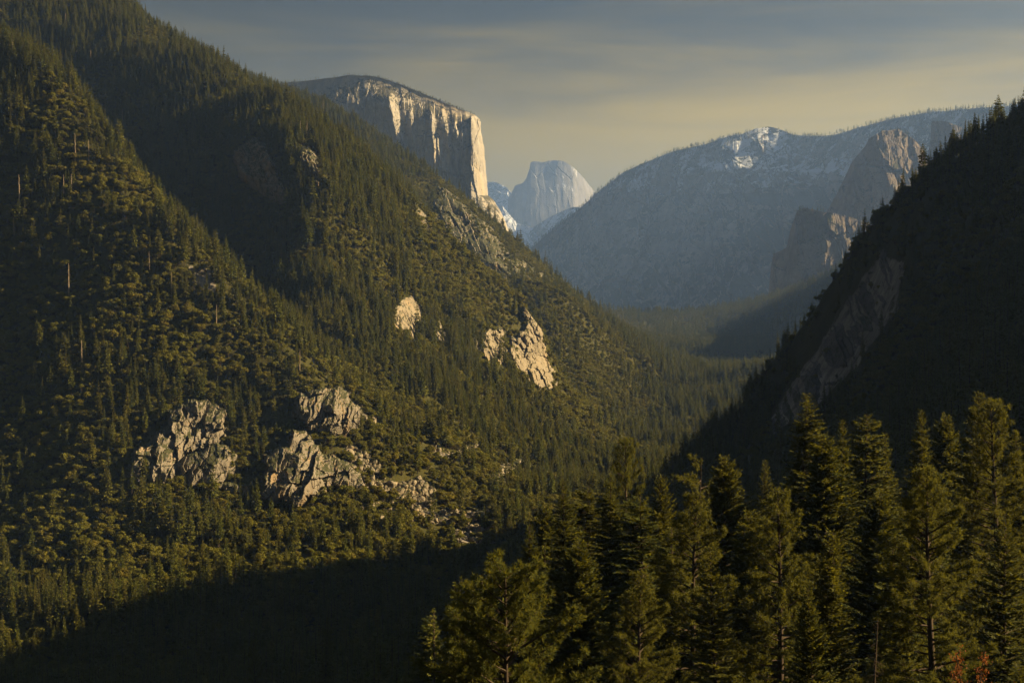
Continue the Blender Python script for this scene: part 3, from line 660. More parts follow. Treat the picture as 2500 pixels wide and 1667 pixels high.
def oak_lo(seed, H=9.0, R=5.0):
    """hillside oak or big shrub: lobes of leaf clumps on short limbs"""
    rng = np.random.default_rng(seed); P, D, N_ = [], [], []
    nl = rng.integers(6, 10)
    limbs = []
    for k in range(nl):
        a = 6.283 * k / nl + rng.normal() * .4; rr = R * rng.uniform(.25, .72) * (k > 0)
        c = np.array([math.cos(a) * rr, math.sin(a) * rr, H * (rng.uniform(.42, .72) if k else .74)]); lr = R * rng.uniform(.34, .52)
        n = 95
        u = unit(rng.normal(size=(n, 3))); u[:, 2] = np.where(u[:, 2] < -.35, -u[:, 2], u[:, 2])
        sh = lr * rng.uniform(.72, 1.08, size=(n, 1))
        P.append(c + u * sh * np.array([1, 1, .82])); D.append(unit(np.cross(u, rng.normal(size=(n, 3))) + u * rng.normal(size=(n, 1)) * .35)); N_.append(u)
        limbs.append(tube([(0, 0, 0), c * .55 + [0, 0, -.2], c], [.22, .14, .06], 4))
    P, D = np.concatenate(P), np.concatenate(D)
    L = rng.uniform(.6, 1.25, len(P)) * R / 5; W = L * rng.uniform(.3, .5, len(P))
    v1, f1 = rhombs(P - D * L[:, None] * .4, D, L, W, rng, .1, np.concatenate(N_))
    v2, f2 = join(limbs + [tube([(0, 0, -3), (0, 0, H * .35)], [.35, .25], 5)])
    V, F = join([(v1, f1), (v2, f2)])
    return V, F, np.r_[np.zeros(len(f1)), np.ones(len(f2))]

def snag_lo(seed, H=24.0):
    """dead standing trunk with broken branch stubs"""
    rng = np.random.default_rng(seed); lean = rng.normal(size=2) * .03
    path = [(lean[0] * z + .15 * math.sin(z), lean[1] * z, z) for z in np.linspace(-2, H, 9)]
    parts = [tube(path, np.linspace(.55, .16, 9), 6)]
    for k in range(26):
        z = H * rng.uniform(.3, .97); a = rng.random() * 6.28; l = rng.uniform(.6, 2.6) * (1.15 - z / H)
        p0 = np.array([lean[0] * z, lean[1] * z, z])
        parts.append(tube([p0, p0 + [math.cos(a) * l, math.sin(a) * l, rng.uniform(-.3, .25) * l]], [.09, .03], 4))
    return join(parts)

def stub_path(p0, d, L, sag, n):
    s = np.linspace(0, 1, n)[:, None]
    q = p0 + d * L * s; q[:, 2] += (-sag * L * s * s)[:, 0]; return q

def trunk_np(H, r0, rng, bend=.25, top=.03):
    z = np.linspace(-4, H, 14); ph = rng.random() * 6
    path = np.stack([bend * np.sin(z * .13 + ph) * (z / H), bend * np.cos(z * .11 + ph) * (z / H), z], -1)
    rad = r0 * np.clip(1 - z / H, 0, 1) ** .85 + top
    return path, rad

def fir_hi(seed, H, R, cb=.08, pw=.8, spacing=.40, nb=6, twig=1.0, dense=1.0, up0=-.30, up1=.55, gaps=.0):
    rng = np.random.default_rng(seed); path, rad = trunk_np(H, .011 * H, rng); wa = rng.random() * 6.28; wob = rng.random() * 6.28
    tr = tube(path, rad, 9)
    br, P, D, L = [], [], [], []
    z = cb * H
    while z < H - .25:
        t = (z - cb * H) / (H - cb * H)
        c = np.array([np.interp(z, path[:, 2], path[:, 0]), np.interp(z, path[:, 2], path[:, 1]), z])
        a0 = rng.random() * 6.283; k = nb if t < .9 else 4
        for j in range(k):
            if rng.random() < gaps: continue
            a = a0 + 6.283 * j / k + rng.normal() * .28
            ln = R * (1 - t) ** pw * rng.uniform(.62, 1.12) * (.6 + .4 * min(1, t * 6 + .2)) * (1 + .24 * math.cos(a - wa) + .16 * math.sin(z * .55 + wob + 2 * a)) + .30
            pit = up0 + (up1 - up0) * t ** 1.3 + rng.normal() * .10
            d = np.array([math.cos(a) * math.cos(pit), math.sin(a) * math.cos(pit), math.sin(pit)])
            q = stub_path(c, d, ln, .10 - .22 * (1 - t) * rng.random(), 4)
            br.append(tube(q[[0, 1, 3]], [.014 * ln + .015, .010 * ln + .01, .006], 3))
            n = max(3, int(ln / .26 * dense)); s = np.linspace(.12, 1, n)
            pp = np.stack([np.interp(s, np.linspace(0, 1, 4), q[:, i]) for i in range(3)], -1)
            dd = unit(np.gradient(pp, axis=0)); side = unit(np.cross(dd, np.array([0, 0, 1.])))
            for sg in (-1, 1):
                tl = (.22 + .62 * np.sin(np.clip(1.05 - s, 0, 1) * 1.9)) * min(1., ln / 2.6) * twig * rng.uniform(.7, 1.25, n) + .10
                td = unit(dd * rng.uniform(.45, .95, (n, 1)) + sg * side * .8 + np.array([0, 0, -.10]) + rng.normal(size=(n, 3)) * .14)
                for f_, (off, sc) in enumerate(((0, 1.), (.38, .7), (-.38, .7))):
                    P.append(pp + td * (tl * (.0, .25, .30)[f_])[:, None]); D.append(unit(td + dd * off + rng.normal(size=(n, 3)) * .1)); L.append(tl * sc)
            P.append(pp[-1:]); D.append(dd[-1:]); L.append(np.array([.35 * twig]))
        z += spacing * rng.uniform(.7, 1.3) * (1.0 if t < .85 else .7)
    P, D, L = np.concatenate(P), np.concatenate(D), np.concatenate(L)
    cr = rhombs(P, D, L, L * .17 + .018, rng, .9)
    return tr, join(br), cr

def pine_hi(seed, H, R, cb=.2, nb=84, needle=.34, dense=1.0, shape=.6, flat=False, nn=20):
    rng = np.random.default_rng(seed); path, rad = trunk_np(H, .014 * H, rng, .35)
    br, P, D, L = [], [], [], []
    tips, dirs = [], []
    for k in range(nb):
        t = (k + .5) / nb if not flat else 1 - .42 * rng.random() ** 1.3
        z = H * (cb + (1 - cb) * t) * .985
        c = np.array([np.interp(z, path[:, 2], path[:, 0]), np.interp(z, path[:, 2], path[:, 1]), z])
        a = k * 2.39996 + rng.normal() * .35
        ln = R * ((1 - t) ** shape if not flat else rng.uniform(.45, 1.0)) * rng.uniform(.6, 1.15) + .35
        pit = (.05 + .65 * t ** 2 if not flat else .12) + rng.normal() * .14
        d = np.array([math.cos(a) * math.cos(pit), math.sin(a) * math.cos(pit), math.sin(pit)])
        q = stub_path(c, d, ln, -.16 if not flat else -.05, 5)
        br.append(tube(q, np.linspace(.016 * ln + .03, .012, 5), 4))
        ns = max(2, int(ln * 3.4 * dense)); s = np.linspace(.32 if ln > 1 else .1, 1, ns)
        pp = np.stack([np.interp(s, np.linspace(0, 1, 5), q[:, i]) for i in range(3)], -1); dd = unit(np.gradient(pp, axis=0)) if ns > 1 else d[None]
        for i in range(ns):
            for g in range(2):
                sd = unit(dd[i] * .7 + rng.normal(size=3) * .75 + np.array([0, 0, .35])); sl = rng.uniform(.15, .75) * (1.1 - s[i] * .45)
                tip = pp[i] + sd * sl
                br.append(tube([pp[i], tip], [.018, .008], 3)); tips.append(tip); dirs.append(sd)
    tips.append(path[-1]); dirs.append(np.array([0, 0, 1.]))
    T, DD = np.array(tips), np.array(dirs); n = len(T)
    nd = unit(DD[:, None] * .55 + rng.normal(size=(n, nn, 3)) * .75).reshape(-1, 3)
    pp = np.repeat(T, nn, 0) - np.repeat(DD, nn, 0) * (rng.random((n * nn, 1)) * .14)
    Ln = needle * rng.uniform(.7, 1.15, n * nn)
    cr = rhombs(pp, nd, Ln, np.full(n * nn, .026), rng, .3)
    return tube(path, rad, 9), join(br), cr

def shrub_hi(seed, H, R):
    rng = np.random.default_rng(seed); br, T = [], []
    for k in range(7):
        a = k * .9 + rng.normal() * .3; top = np.array([math.cos(a) * R * rng.uniform(.3, .9), math.sin(a) * R * rng.uniform(.3, .9), H * rng.uniform(.6, 1.)])
        br.append(tube([(0, 0, -1), top * [.3, .3, .5], top], [.09, .06, .02], 5))
        for g in range(9):
            s = rng.uniform(.45, 1.); b0 = top * [s, s, s]; tip = b0 + unit(rng.normal(size=3) + [0, 0, .3]) * rng.uniform(.3, .9)
            br.append(tube([b0, tip], [.025, .008], 3)); T.append(b0 + (tip - b0) * rng.random((26, 1)) + rng.normal(size=(26, 3)) * .13)
    T = np.concatenate(T); d = unit(rng.normal(size=T.shape))
    return tube([(0, 0, -2), (0, 0, H * .12)], [.14, .10], 6), join(br), rhombs(T, d, rng.uniform(.09, .17, len(T)), np.full(len(T), .04), rng, .2)

# ------------------------------------------------------------------ hillside forest
rng = np.random.default_rng(7)
CONIFERS = []
for i, kw in enumerate([dict(R=4.0), dict(R=4.6, pw=.7, ragged=.45), dict(R=3.4, pw=.9), dict(R=4.8, pw=.62, ragged=.5, base=.28, gap=.12), dict(R=3.8, base=.22, ragged=.45, gap=.08), dict(R=5.2, pw=.55, ragged=.5, base=.32, gap=.10)]):
    V, F, idx = conifer_lo(400 + i, **kw); CONIFERS.append(mesh_np('conifer_tree', V, F, mats=[M['conifer'], M['bark']], mat_idx=idx))
OAKS = []
for i in range(6):
    V, F, idx = oak_lo(500 + i, 9.0 + (i % 3), 4.6 + .5 * (i % 4)); OAKS.append(mesh_np('oak_tree', V, F, mats=[M['oak'], M['bark']], mat_idx=idx))

def scatter_object(name, pts_, scl, rotz, idx, meshes, label, tilt=None):
    """one mass of plants: points with their own turn, size and kind, filled by geometry nodes"""
    coll = bpy.data.collections.new(name + '_kinds')
    for i, me in enumerate(meshes):
        coll.objects.link(bpy.data.objects.new('%s_kind_%02d' % (name, i), me))
    me = bpy.data.meshes.new(name); me.vertices.add(len(pts_)); me.vertices.foreach_set('co', np.ascontiguousarray(pts_, np.float32).ravel())
    for an, typ, av, key in (('scl', 'FLOAT_VECTOR', scl, 'vector'), ('turn', 'FLOAT_VECTOR', np.stack([rng.normal(size=len(rotz)) * .03, rng.normal(size=len(rotz)) * .03, rotz], -1), 'vector'), ('pick', 'INT', idx, 'value')):
        at = me.attributes.new(an, typ, 'POINT'); at.data.foreach_set(key, np.ascontiguousarray(av, np.int32 if typ == 'INT' else np.float32).ravel())
    o = link(name, me, kind='stuff', label=label)
    ng = bpy.data.node_groups.new(name, 'GeometryNodeTree')
    ng.interface.new_socket('Geometry', in_out='INPUT', socket_type='NodeSocketGeometry'); ng.interface.new_socket('Geometry', in_out='OUTPUT', socket_type='NodeSocketGeometry')
    nd = ng.nodes; gi, go = nd.new('NodeGroupInput'), nd.new('NodeGroupOutput')
    iop = nd.new('GeometryNodeInstanceOnPoints'); ci = nd.new('GeometryNodeCollectionInfo')
    ci.inputs['Collection'].default_value = coll; ci.inputs['Separate Children'].default_value = True; ci.inputs['Reset Children'].default_value = True
    def named(an, dt):
        n = nd.new('GeometryNodeInputNamedAttribute'); n.data_type = dt; n.inputs['Name'].default_value = an; return n.outputs['Attribute']
    e2r = nd.new('FunctionNodeEulerToRotation')
    ng.links.new(gi.outputs[0], iop.inputs['Points']); ng.links.new(ci.outputs[0], iop.inputs['Instance'])
    iop.inputs['Pick Instance'].default_value = True
    ng.links.new(named('pick', 'INT'), iop.inputs['Instance Index'])
    ng.links.new(named('turn', 'FLOAT_VECTOR'), e2r.inputs[0]); ng.links.new(e2r.outputs[0], iop.inputs['Rotation'])
    ng.links.new(named('scl', 'FLOAT_VECTOR'), iop.inputs['Scale'])
    ng.links.new(iop.outputs[0], go.inputs[0])
    md = o.modifiers.new('fill', 'NODES'); md.node_group = ng
    return o

# where the sight lines reach: running highest sight-line slope per column of the fan
runmax = np.maximum.accumulate(np.where(GY > 600, slope_up, -9), axis=0)
def seen(x, y, z, tall, slack):
    a = x / y; j = np.clip(np.searchsorted(ga, a), 1, len(ga) - 1); i = np.clip(np.searchsorted(gy, y) - 1, 0, len(gy) - 1)
    prev = np.where(i > 0, runmax[np.maximum(i - 1, 0), j], -9)
    return (z + tall) / y > prev - slack

# share of conifers around places in the photograph: (column, row, share, stems density)
ZONES = np.array([(0, 150, .9, 1), (150, 80, .9, 1), (300, 150, .9, 1), (450, 200, .9, 1), (400, 350, .9, .95), (560, 300, .55, 1), (600, 450, .3, .8), (500, 520, .6, .9), (100, 400, .75, 1), (100, 700, .72, 1), (250, 600, .75, 1), (350, 700, .68, 1), (300, 500, .75, 1), (500, 750, .75, 1), (620, 830, .6, 1),
    (200, 900, .5, 1), (100, 1100, .35, 1), (300, 1200, .2, 1), (500, 1300, .25, 1), (700, 1280, .12, 1), (800, 800, .45, 1), (700, 650, .5, 1), (750, 560, .35, 1), (900, 600, .25, 1), (1000, 700, .25, 1), (1150, 720, .08, 1), (1100, 880, .40, 1), (1250, 960, .32, 1), (900, 900, .35, 1),
    (950, 1000, .3, 1), (1000, 1200, .15, .85), (1100, 1200, .2, .85), (1300, 1050, .15, 1), (1400, 1000, .08, 1), (700, 250, .9, 1), (800, 300, .9, 1), (900, 350, .8, 1), (1000, 400, .6, .9), (1150, 480, .03, .9), (1100, 450, .06, .9), (1190, 540, .02, .8), (880, 450, .6, .7), (1100, 560, .1, .5), (1200, 620, .03, .6), (1250, 640, .02, .8), (1350, 740, .04, 1), (1450, 850, .04, 1), (1550, 920, .06, 1), (1500, 860, .03, 1), (1600, 895, .10, 1), (1400, 800, .03, 1), (1480, 910, .05, 1), (1560, 870, .05, 1), (1400, 920, .06, 1),
    (1650, 950, .9, 1), (1600, 840, .97, 1), (1750, 900, .95, 1), (1700, 1000, .8, 1), (2000, 800, .5, .3), (2100, 500, .8, 1), (2300, 500, .9, 1), (2450, 400, .95, 1), (2300, 900, .85, 1), (2450, 800, .9, 1)], float)
def zone(px, py):
    out = np.empty((len(px), 2))
    for i in range(0, len(px), 20000):
        d2 = (px[i:i + 20000, None] - ZONES[None, :, 0]) ** 2 + (py[i:i + 20000, None] - ZONES[None, :, 1]) ** 2
        w = 1 / (d2 + 900) ** 1.6; w /= w.sum(1, keepdims=True)
        out[i:i + 20000, 0] = w @ ZONES[:, 2]; out[i:i + 20000, 1] = w @ ZONES[:, 3]
    return out
BARE = [(np.array(p), s) for p, s in PATCH]
NEAR_TOP = ([-200, 0, 300, 600, 850, 1000, 1130, 1300, 1500, 1700, 1900, 2500, 2700], [1420, 1420, 1470, 1500, 1480, 1420, 1330, 1250, 1130, 1110, 1080, 1050, 1050])

def candidates(x0, x1, y0, y1, sp, seed):
    r = np.random.default_rng(seed)
    gx, gy_ = np.meshgrid(np.arange(x0, x1, sp), np.arange(y0, y1, sp))
    x = (gx + r.uniform(-.95, .95, gx.shape) * sp).ravel(); y = (gy_ + r.uniform(-.95, .95, gx.shape) * sp).ravel()
    k = (np.abs(x / y) < .39) & (y > 250); return x[k], y[k]
X1, Y1 = candidates(-900, 750, 260, 2700, 5.6, 1); Xb, Yb = candidates(-420, -40, 1880, 2420, 6.4, 9); X1, Y1 = np.r_[X1, Xb], np.r_[Y1, Yb]; X2, Y2 = candidates(-1600, 1100, 2700, 4600, 6.2, 2); X3, Y3 = candidates(-200, 2200, 4600, 9500, 15.0, 3)
def beside(x0, x1, y0, y1, sp, seed):
    r = np.random.default_rng(seed); gx, gy_ = np.meshgrid(np.arange(x0, x1, sp), np.arange(y0, y1, sp))
    x = (gx + r.uniform(-.5, .5, gx.shape) * sp).ravel(); y = (gy_ + r.uniform(-.5, .5, gx.shape) * sp).ravel(); k = x / y > .4
    return x[k], y[k]
X4, Y4 = beside(120, 420, 60, 620, 11, 4); X5, Y5 = beside(480, 1150, 1050, 2300, 15, 5)  # unseen conifers on the side hills, added to break up their cast shadows
NSIDE = len(X4) + len(X5)
TX, TY = np.r_[X1, X2, X3, X4, X5], np.r_[Y1, Y2, Y3, Y4, Y5]
TZ = tz(TX, TY)
TPX, TPY = HX + K * TX / TY, HY - K * TZ / TY
zn = zone(TPX, TPY)
clump = fbm(TX / 60, TY / 60, 3, 77) + .5 * fbm(TX / 230, TY / 230, 2, 79)
isc = rng.random(len(TX)) < np.clip(zn[:, 0] * (1 + 1.5 * clump) + .15 * clump, .02, .98)
hgt = np.where(isc, np.clip(rng.normal(25, 7, len(TX)) + 7 * clump + 9 * (TY > 4400), 9, 46), np.clip(rng.normal(10.0, 3.0, len(TX)) - 4 * fbm(TX / 35, TY / 35, 2, 78), 3.5, 18))
ok = rng.random(len(TX)) < zn[:, 1]
ok &= np.where(isc, rng.random(len(TX)) < .70, True)
ok &= seen(TX, TY, TZ, hgt + 6, 0.008)
side = np.arange(len(TX)) >= len(TX) - NSIDE; isc = isc | side
hgt = np.where(side, rng.uniform(14, 30, len(TX)), hgt)
hgt = np.where((TPX > 1750) & (TY < 1800) & (TY > 500) & ~side, hgt * .68, hgt)
near = (TY < 450) | ((TY < 950) & (TPX < 1750))
ok &= ~near | ((TPY - hgt / TY * K) > np.interp(TPX, *NEAR_TOP) + rng.uniform(0, 50, len(TX)))
ok &= ~((TY < 620) & (TPX < 1050))
ok = np.where(side, rng.random(len(TX)) < .7, ok)
for pl, s in BARE:
    d = poly_dist(TPX, TPY, pl); ok &= ~((d > -3) & (rng.random(len(TX)) < (.97 if s > .75 else .7)) & (TY > 950))
for pl, Dm, clear in OUT_GEO:
    pl = np.array(pl); sel = ok & (np.abs(TPX - pl[:, 0].mean()) < 400) & (TY > 1000) & (np.abs(TY - Dm) < 260)
    d = np.full(len(TX), -99.); d[sel] = poly_dist(TPX[sel], TPY[sel], pl)
    ok &= ~((d > 5) & (rng.random(len(TX)) < clear))
    # keep the feet of the cliffs clear of tall crowns
    d2 = np.full(len(TX), -99.); d2[sel] = poly_dist(TPX[sel], TPY[sel] - hgt[sel] / TY[sel] * K * .8, pl)
    ok &= ~((d2 > (10 if clear < .95 else 4)) & (rng.random(len(TX)) < (.5 if clear < .95 else .88)))
TX, TY, TZ, hgt, isc, TPX, TPY = (a[ok] for a in (TX, TY, TZ, hgt, isc, TPX, TPY))
app = hgt / TY * (np.abs(TPX - 1250) < 1240) * ((TPY - hgt / TY * K) < 1600) * seen(TX, TY, TZ, hgt * .6, 0)
ref_h = np.where(isc, 28.0, 10.0)
sc3 = (hgt / ref_h)[:, None] * np.ones((1, 3)); sc3[:, :2] *= rng.uniform(.8, 1.2, (len(TX), 1)); sc3[~isc] *= .86; sc3[(TY > 2600) & ~isc] *= .88
rot = rng.random(len(TX)) * 6.283; pick = rng.integers(0, 6, len(TX))
def place_of(px, y):
    if px > 1750 and y < 1800: return 'shaded right-hand hill'
    if y < 950: return 'dark near slope below the viewpoint'
    if y < 1750: return 'near left spur'
    if y < 2700: return 'middle spur'
    return 'far spur and valley floor'
SHAPE_C = ('regular cone-shaped', 'broad ragged', 'very slim', 'open gappy', 'thin bare-based', 'wide blunt-topped')
SHAPE_O = ('evenly rounded', 'lopsided', 'tall domed', 'low spreading', 'many-lobed', 'squat')
def where_in(px, py, y):
    v = 'high on' if py < 560 else 'halfway up' if py < 860 else 'low on'
    if y < 950 and px < 1750: v = 'at the top of' if py < 1450 else 'on'
    h = 'by the left edge' if px < 420 else 'left of centre' if px < 1050 else 'near the centre' if px < 1450 else 'right of centre' if px < 2000 else 'towards the right' if px < 2250 else 'by the right edge'
    return v, h
for kindc, nm, meshes, cat, names in ((True, 'conifer_tree', CONIFERS, 'conifer', SHAPE_C), (False, 'oak_tree', OAKS, 'oak', SHAPE_O)):
    ids = np.where(isc == kindc)[0]; order = ids[np.argsort(-app[ids])]
    solo, rest = order[:298], order[298:]
    q1, q2 = np.quantile(hgt[solo], (.33, .67))
    for i in solo:
        o = bpy.data.objects.new(nm, meshes[pick[i]]); COL.objects.link(o)
        o.location = (TX[i], TY[i], TZ[i] - .3); o.rotation_euler = (0, 0, rot[i]); o.scale = sc3[i]
        pl = place_of(TPX[i], TY[i]); v, h = where_in(TPX[i], TPY[i] - hgt[i] / TY[i] * K, TY[i])
        size = 'small' if hgt[i] < q1 else 'middling' if hgt[i] < q2 else 'big'
        short = pl.replace(' below the viewpoint', '')
        o['label'] = '%s %s %s %s the %s, %s' % (size, names[pick[i]], cat, v, short, h); o['category'] = cat; o['group'] = cat + 's on the ' + pl
    scatter_object('conifer_forest' if kindc else 'oak_woodland', np.stack([TX, TY, TZ - .3], -1)[rest], sc3[rest], rot[rest], pick[rest], meshes,
                   'dense conifer forest over the canyon sides and valley floor' if kindc else 'olive brown oak and brush cover on the sunny slopes')

# forest along the far skylines and ledges
SK = []
cols, ty, tY, V = SEN
r2 = np.random.default_rng(11)
front = V[4:]
for c in range(len(cols)):
    if not (1290 < cols[c] < 2560) or 1835 < cols[c] < 1915: continue
    for q in range(r2.integers(1, 4)):
        row = min(len(front) - 1, int(abs(r2.normal()) * 5)); p = front[row, c]
        SK.append((p[0] + r2.normal() * 4, p[1], p[2] - 1, r2.uniform(26, 48)))
nr, nc = front.shape[:2]
for q in range(7000):
    c = r2.integers(0, nc - 1); row = r2.integers(0, nr - 1)
    if not (1290 < cols[c] < 2560): continue
    if fbm(np.array(c / 40.), np.array(row / 25.), 3, 5) + .5 * (row > nr * .8) + .35 * (row < nr * .15) > .12:
        p = front[row, c]; SK.append((p[0], p[1] - 2, p[2] - 2, r2.uniform(18, 40)))
EC = np.array(elc)
for q in range(420):
    px = r2.uniform(640, 1160); py = np.interp(px, EC[:, 0], EC[:, 1]) + r2.exponential(2.5) - .5; Yq = np.interp(px, EC[:, 0], EC[:, 2]) + 60 + (r2.random() < .6) * 40
    if px < 860 and r2.random() < .45: continue
    x, y, z = world_of(px, py, Yq + 25); SK.append((x, y, z - 1, r2.uniform(7, 17)))
for pxs, Yq in (((1888, 620), 6740), ((1920, 606), 6740), ((1946, 516), 6740), ((1962, 508), 6740), ((1980, 512), 6740), ((1994, 516), 6740), ((2010, 515), 6740), ((2035, 470), 7790), ((2047, 468), 7790), ((2160, 322), 7790), ((2180, 319), 7790), ((2196, 319), 7790), ((2215, 330), 7790)):
    for q in range(3):
        x, y, z = world_of(pxs[0] + r2.normal() * 6, pxs[1] + 1.5, Yq); SK.append((x, y, z, r2.uniform(16, 30)))
SK = np.array(SK); s = SK[:, 3] / 28.0
scatter_object('mountain_forest', SK[:, :3], np.stack([s, s, s], -1), r2.random(len(SK)) * 6.283, r2.integers(0, 6, len(SK)), CONIFERS, 'tiny conifers along the far rims and ledges')

# dead standing trunks
SNAG = [mesh_np('dead_tree', *snag_lo(600 + i), M['deadwood']) for i in range(4)]
SN = [(34, 162, 30), (60, 155, 28), (162, 66, 24), (223, 165, 30), (186, 390, 30), (219, 392, 24), (177, 472, 22), (50, 500, 34), (158, 470, 20), (356, 135, 20), (367, 130, 18), (379, 168, 18), (170, 720, 34), (367, 655, 18), (202, 897, 28), (37, 570, 18), (733, 905, 22), (836, 768, 22), (789, 272, 26), (801, 276, 24), (851, 328, 26), (735, 345, 28), (750, 345, 28), (881, 385, 22), (898, 398, 24), (300, 300, 22), (420, 720, 24), (530, 790, 20), (1120, 760, 18), (980, 880, 20)]
for i, (px, py, h) in enumerate(SN):
    Y = float(hit_Y(px, py)[0]); x, y, z = world_of(px, py, Y)
    o = bpy.data.objects.new('dead_tree', SNAG[i % 4]); COL.objects.link(o); o.location = (x, y - 4, z); o.rotation_euler = (0, 0, i * 1.7); k = h / 24.0; o.scale = (k * 1.25, k * 1.25, k)
    pl = place_of(px, Y); v, hh = where_in(px, py, Y); o['label'] = '%s pale dead trunk %s the %s, %s' % ('tall' if h > 27 else 'mid-sized' if h > 21 else 'short', v, pl, hh); o['category'] = 'dead tree'; o['group'] = 'dead trunks on the ' + pl

# boulders and scree below the cliffs
def boulder(seed):
    r = np.random.default_rng(seed); n, m = 9, 12
    th = np.linspace(0, np.pi, n)[:, None]; ph = np.linspace(0, 2 * np.pi, m + 1)[None]
    d = np.stack([np.sin(th) * np.cos(ph), np.sin(th) * np.sin(ph), np.cos(th) * np.ones_like(ph)], -1)
    rad = np.full(d.shape[:2], 1.0)
    for k in range(9):
        nrm = unit(r.normal(size=3)); rad = np.minimum(rad, r.uniform(.55, .85) / np.clip(d @ nrm, .05, None))
    return (d * rad[..., None] * r.uniform(.75, 1.2, 3)).reshape(-1, 3), grid_faces(n, m + 1)[:, ::-1]
BO = [mesh_np('boulder', *boulder(700 + i), M['pale_granite']) for i in range(6)]
r3 = np.random.default_rng(21); BP = []
TALN = ['talus strip under the yellow crag', 'boulder field right of the grey cliff', 'lower tongue of the boulder field', 'stony canyon bottom', 'pale bare bank above the road', 'talus at the grey cliff foot']
TAL = [(p, n) for p, n in ((PATCH[1][0], 60), (PATCH[2][0], 150), (PATCH[3][0], 70), (PATCH[4][0], 50), (PATCH[0][0], 30), ([(740, 1170), (850, 1130), (1010, 1200), (1000, 1290), (860, 1240)], 90))]
for q_, (pl, n) in enumerate(TAL):
    pl = np.array(pl); k = 0
    while k < n * 4:
        px, py = r3.uniform(pl[:, 0].min(), pl[:, 0].max()), r3.uniform(pl[:, 1].min(), pl[:, 1].max())
        if poly_dist(np.array([px]), np.array([py]), pl)[0] > -6: BP.append((px, py, min(5.0, .7 + r3.exponential(.9)), q_, (px - pl[:, 0].min()) / np.ptp(pl[:, 0]), (py - pl[:, 1].min()) / np.ptp(pl[:, 1]))); k += 1
BP = np.array(BP); BY = hit_Y(BP[:, 0], BP[:, 1]); bx, by_, bz = world_of(BP[:, 0], BP[:, 1], BY)
order = np.argsort(-BP[:, 2])
for i in order[:150]:
    o = bpy.data.objects.new('boulder', BO[i % 6]); COL.objects.link(o); o.location = (bx[i], by_[i], bz[i] + .2 * BP[i, 2]); o.rotation_euler = tuple(r3.random(3) * 6); o.scale = (BP[i, 2],) * 3
    o['label'] = '%s pale boulder at the %s %s of the %s' % ('huge' if BP[i, 2] > 4 else 'large' if BP[i, 2] > 3 else 'medium', 'upper' if BP[i, 5] < .33 else 'middle' if BP[i, 5] < .67 else 'lower', 'left' if BP[i, 4] < .33 else 'centre' if BP[i, 4] < .67 else 'right', TALN[int(BP[i, 3])]); o['category'] = 'boulder'; o['group'] = 'boulders on the talus slope'
j = order[150:]
scatter_object('scree', np.stack([bx, by_, bz], -1)[j], BP[j, 2:3] * np.ones((1, 3)), r3.random(len(j)) * 6, r3.integers(0, 6, len(j)), BO, 'pale broken stones between the bushes below the cliffs')

# the road glimpsed between the oaks
def road():
    c = np.array([(560, 1442), (620, 1434), (680, 1426), (740, 1418), (800, 1408), (850, 1402), (900, 1398), (960, 1396)], float)
    u = np.linspace(0, 1, 50); px = np.interp(u, np.linspace(0, 1, len(c)), c[:, 0]); py = np.interp(u, np.linspace(0, 1, len(c)), c[:, 1])
    Y = hit_Y(px, py); Y = np.convolve(np.pad(Y, 6, 'edge'), np.ones(13) / 13, 'valid')
    X = (px - HX) / K * Y; z = tz(X, Y) + .9
    rows = [np.stack([X, Y + o, z], -1) for o in (4.0, -4.0)] + [np.stack([X, Y - 4.3, z - 3], -1)]
    b = NB('road_surface'); n = b.noise(.6, b.pos(), 4, .6)
    mt = b.done(b.bsdf(b.mix(n, (.22, .19, .14), (.32, .27, .2)), .9, .1))
    link('road', mesh_np('road', np.array(rows).reshape(-1, 3), grid_faces(3, 50)[:, ::-1], mt), kind='structure', label='pale road edge glimpsed between dark oaks')
    return X, Y
road()

# ------------------------------------------------------------------ near trees below the viewpoint
def parts_of(name, data, leaf, dead=False):
    tr, br, cr = data
    return (mesh_np('trunk', *tr, M['deadwood'] if dead else M['bark'], True), mesh_np('branches', *br, M['deadwood'] if dead else M['bark']), mesh_np('crown', *cr, M[leaf]) if cr is not None else None)
PROTO = {
 'fir_a': (42, parts_of('fir', fir_hi(1, 42, 9.0, .06, .78, .42, 6), 'fir')),
 'fir_b': (38, parts_of('fir', fir_hi(2, 38, 7.2, .06, .85, .42, 6, up0=-.2, up1=.7), 'fir')),
 'fir_c': (40, parts_of('fir', fir_hi(3, 40, 8.0, .1, .7, .60, 5, 1.1, gaps=.15, up0=-.15, up1=.8), 'fir')),
 'cedar': (26, parts_of('cedar', fir_hi(4, 26, 4.2, .04, .62, .30, 6, .85, up0=.1, up1=.9), 'fir')),
 'pine_a': (30, parts_of('pine', pine_hi(5, 30, 7.0, .12, 120, .42, 1.15, .62), 'pine')),
 'pine_b': (34, parts_of('pine', pine_hi(6, 34, 6.4, .15, 120, .44, 1.0, .5), 'pine')),
 'pine_c': (22, parts_of('pine', pine_hi(7, 22, 7.6, .05, 120, .42, 1.2, .38), 'pine')),
 'flat': (30, parts_of('pine', pine_hi(8, 30, 5.0, .1, 26, .40, .9, .5, flat=True), 'pine')),
 'fir_d': (36, parts_of('fir', fir_hi(11, 36, 8.6, .05, .62, .55, 6, 1.15, gaps=.22, up0=-.25, up1=.45), 'fir')),
 'fir_e': (34, parts_of('fir', fir_hi(12, 34, 8.2, .04, .55, .42, 7, 1.0, gaps=.06, up0=-.1, up1=.9), 'fir')),
 'rust': (7, parts_of('shrub', shrub_hi(9, 7, 3.0), 'rust')),
}
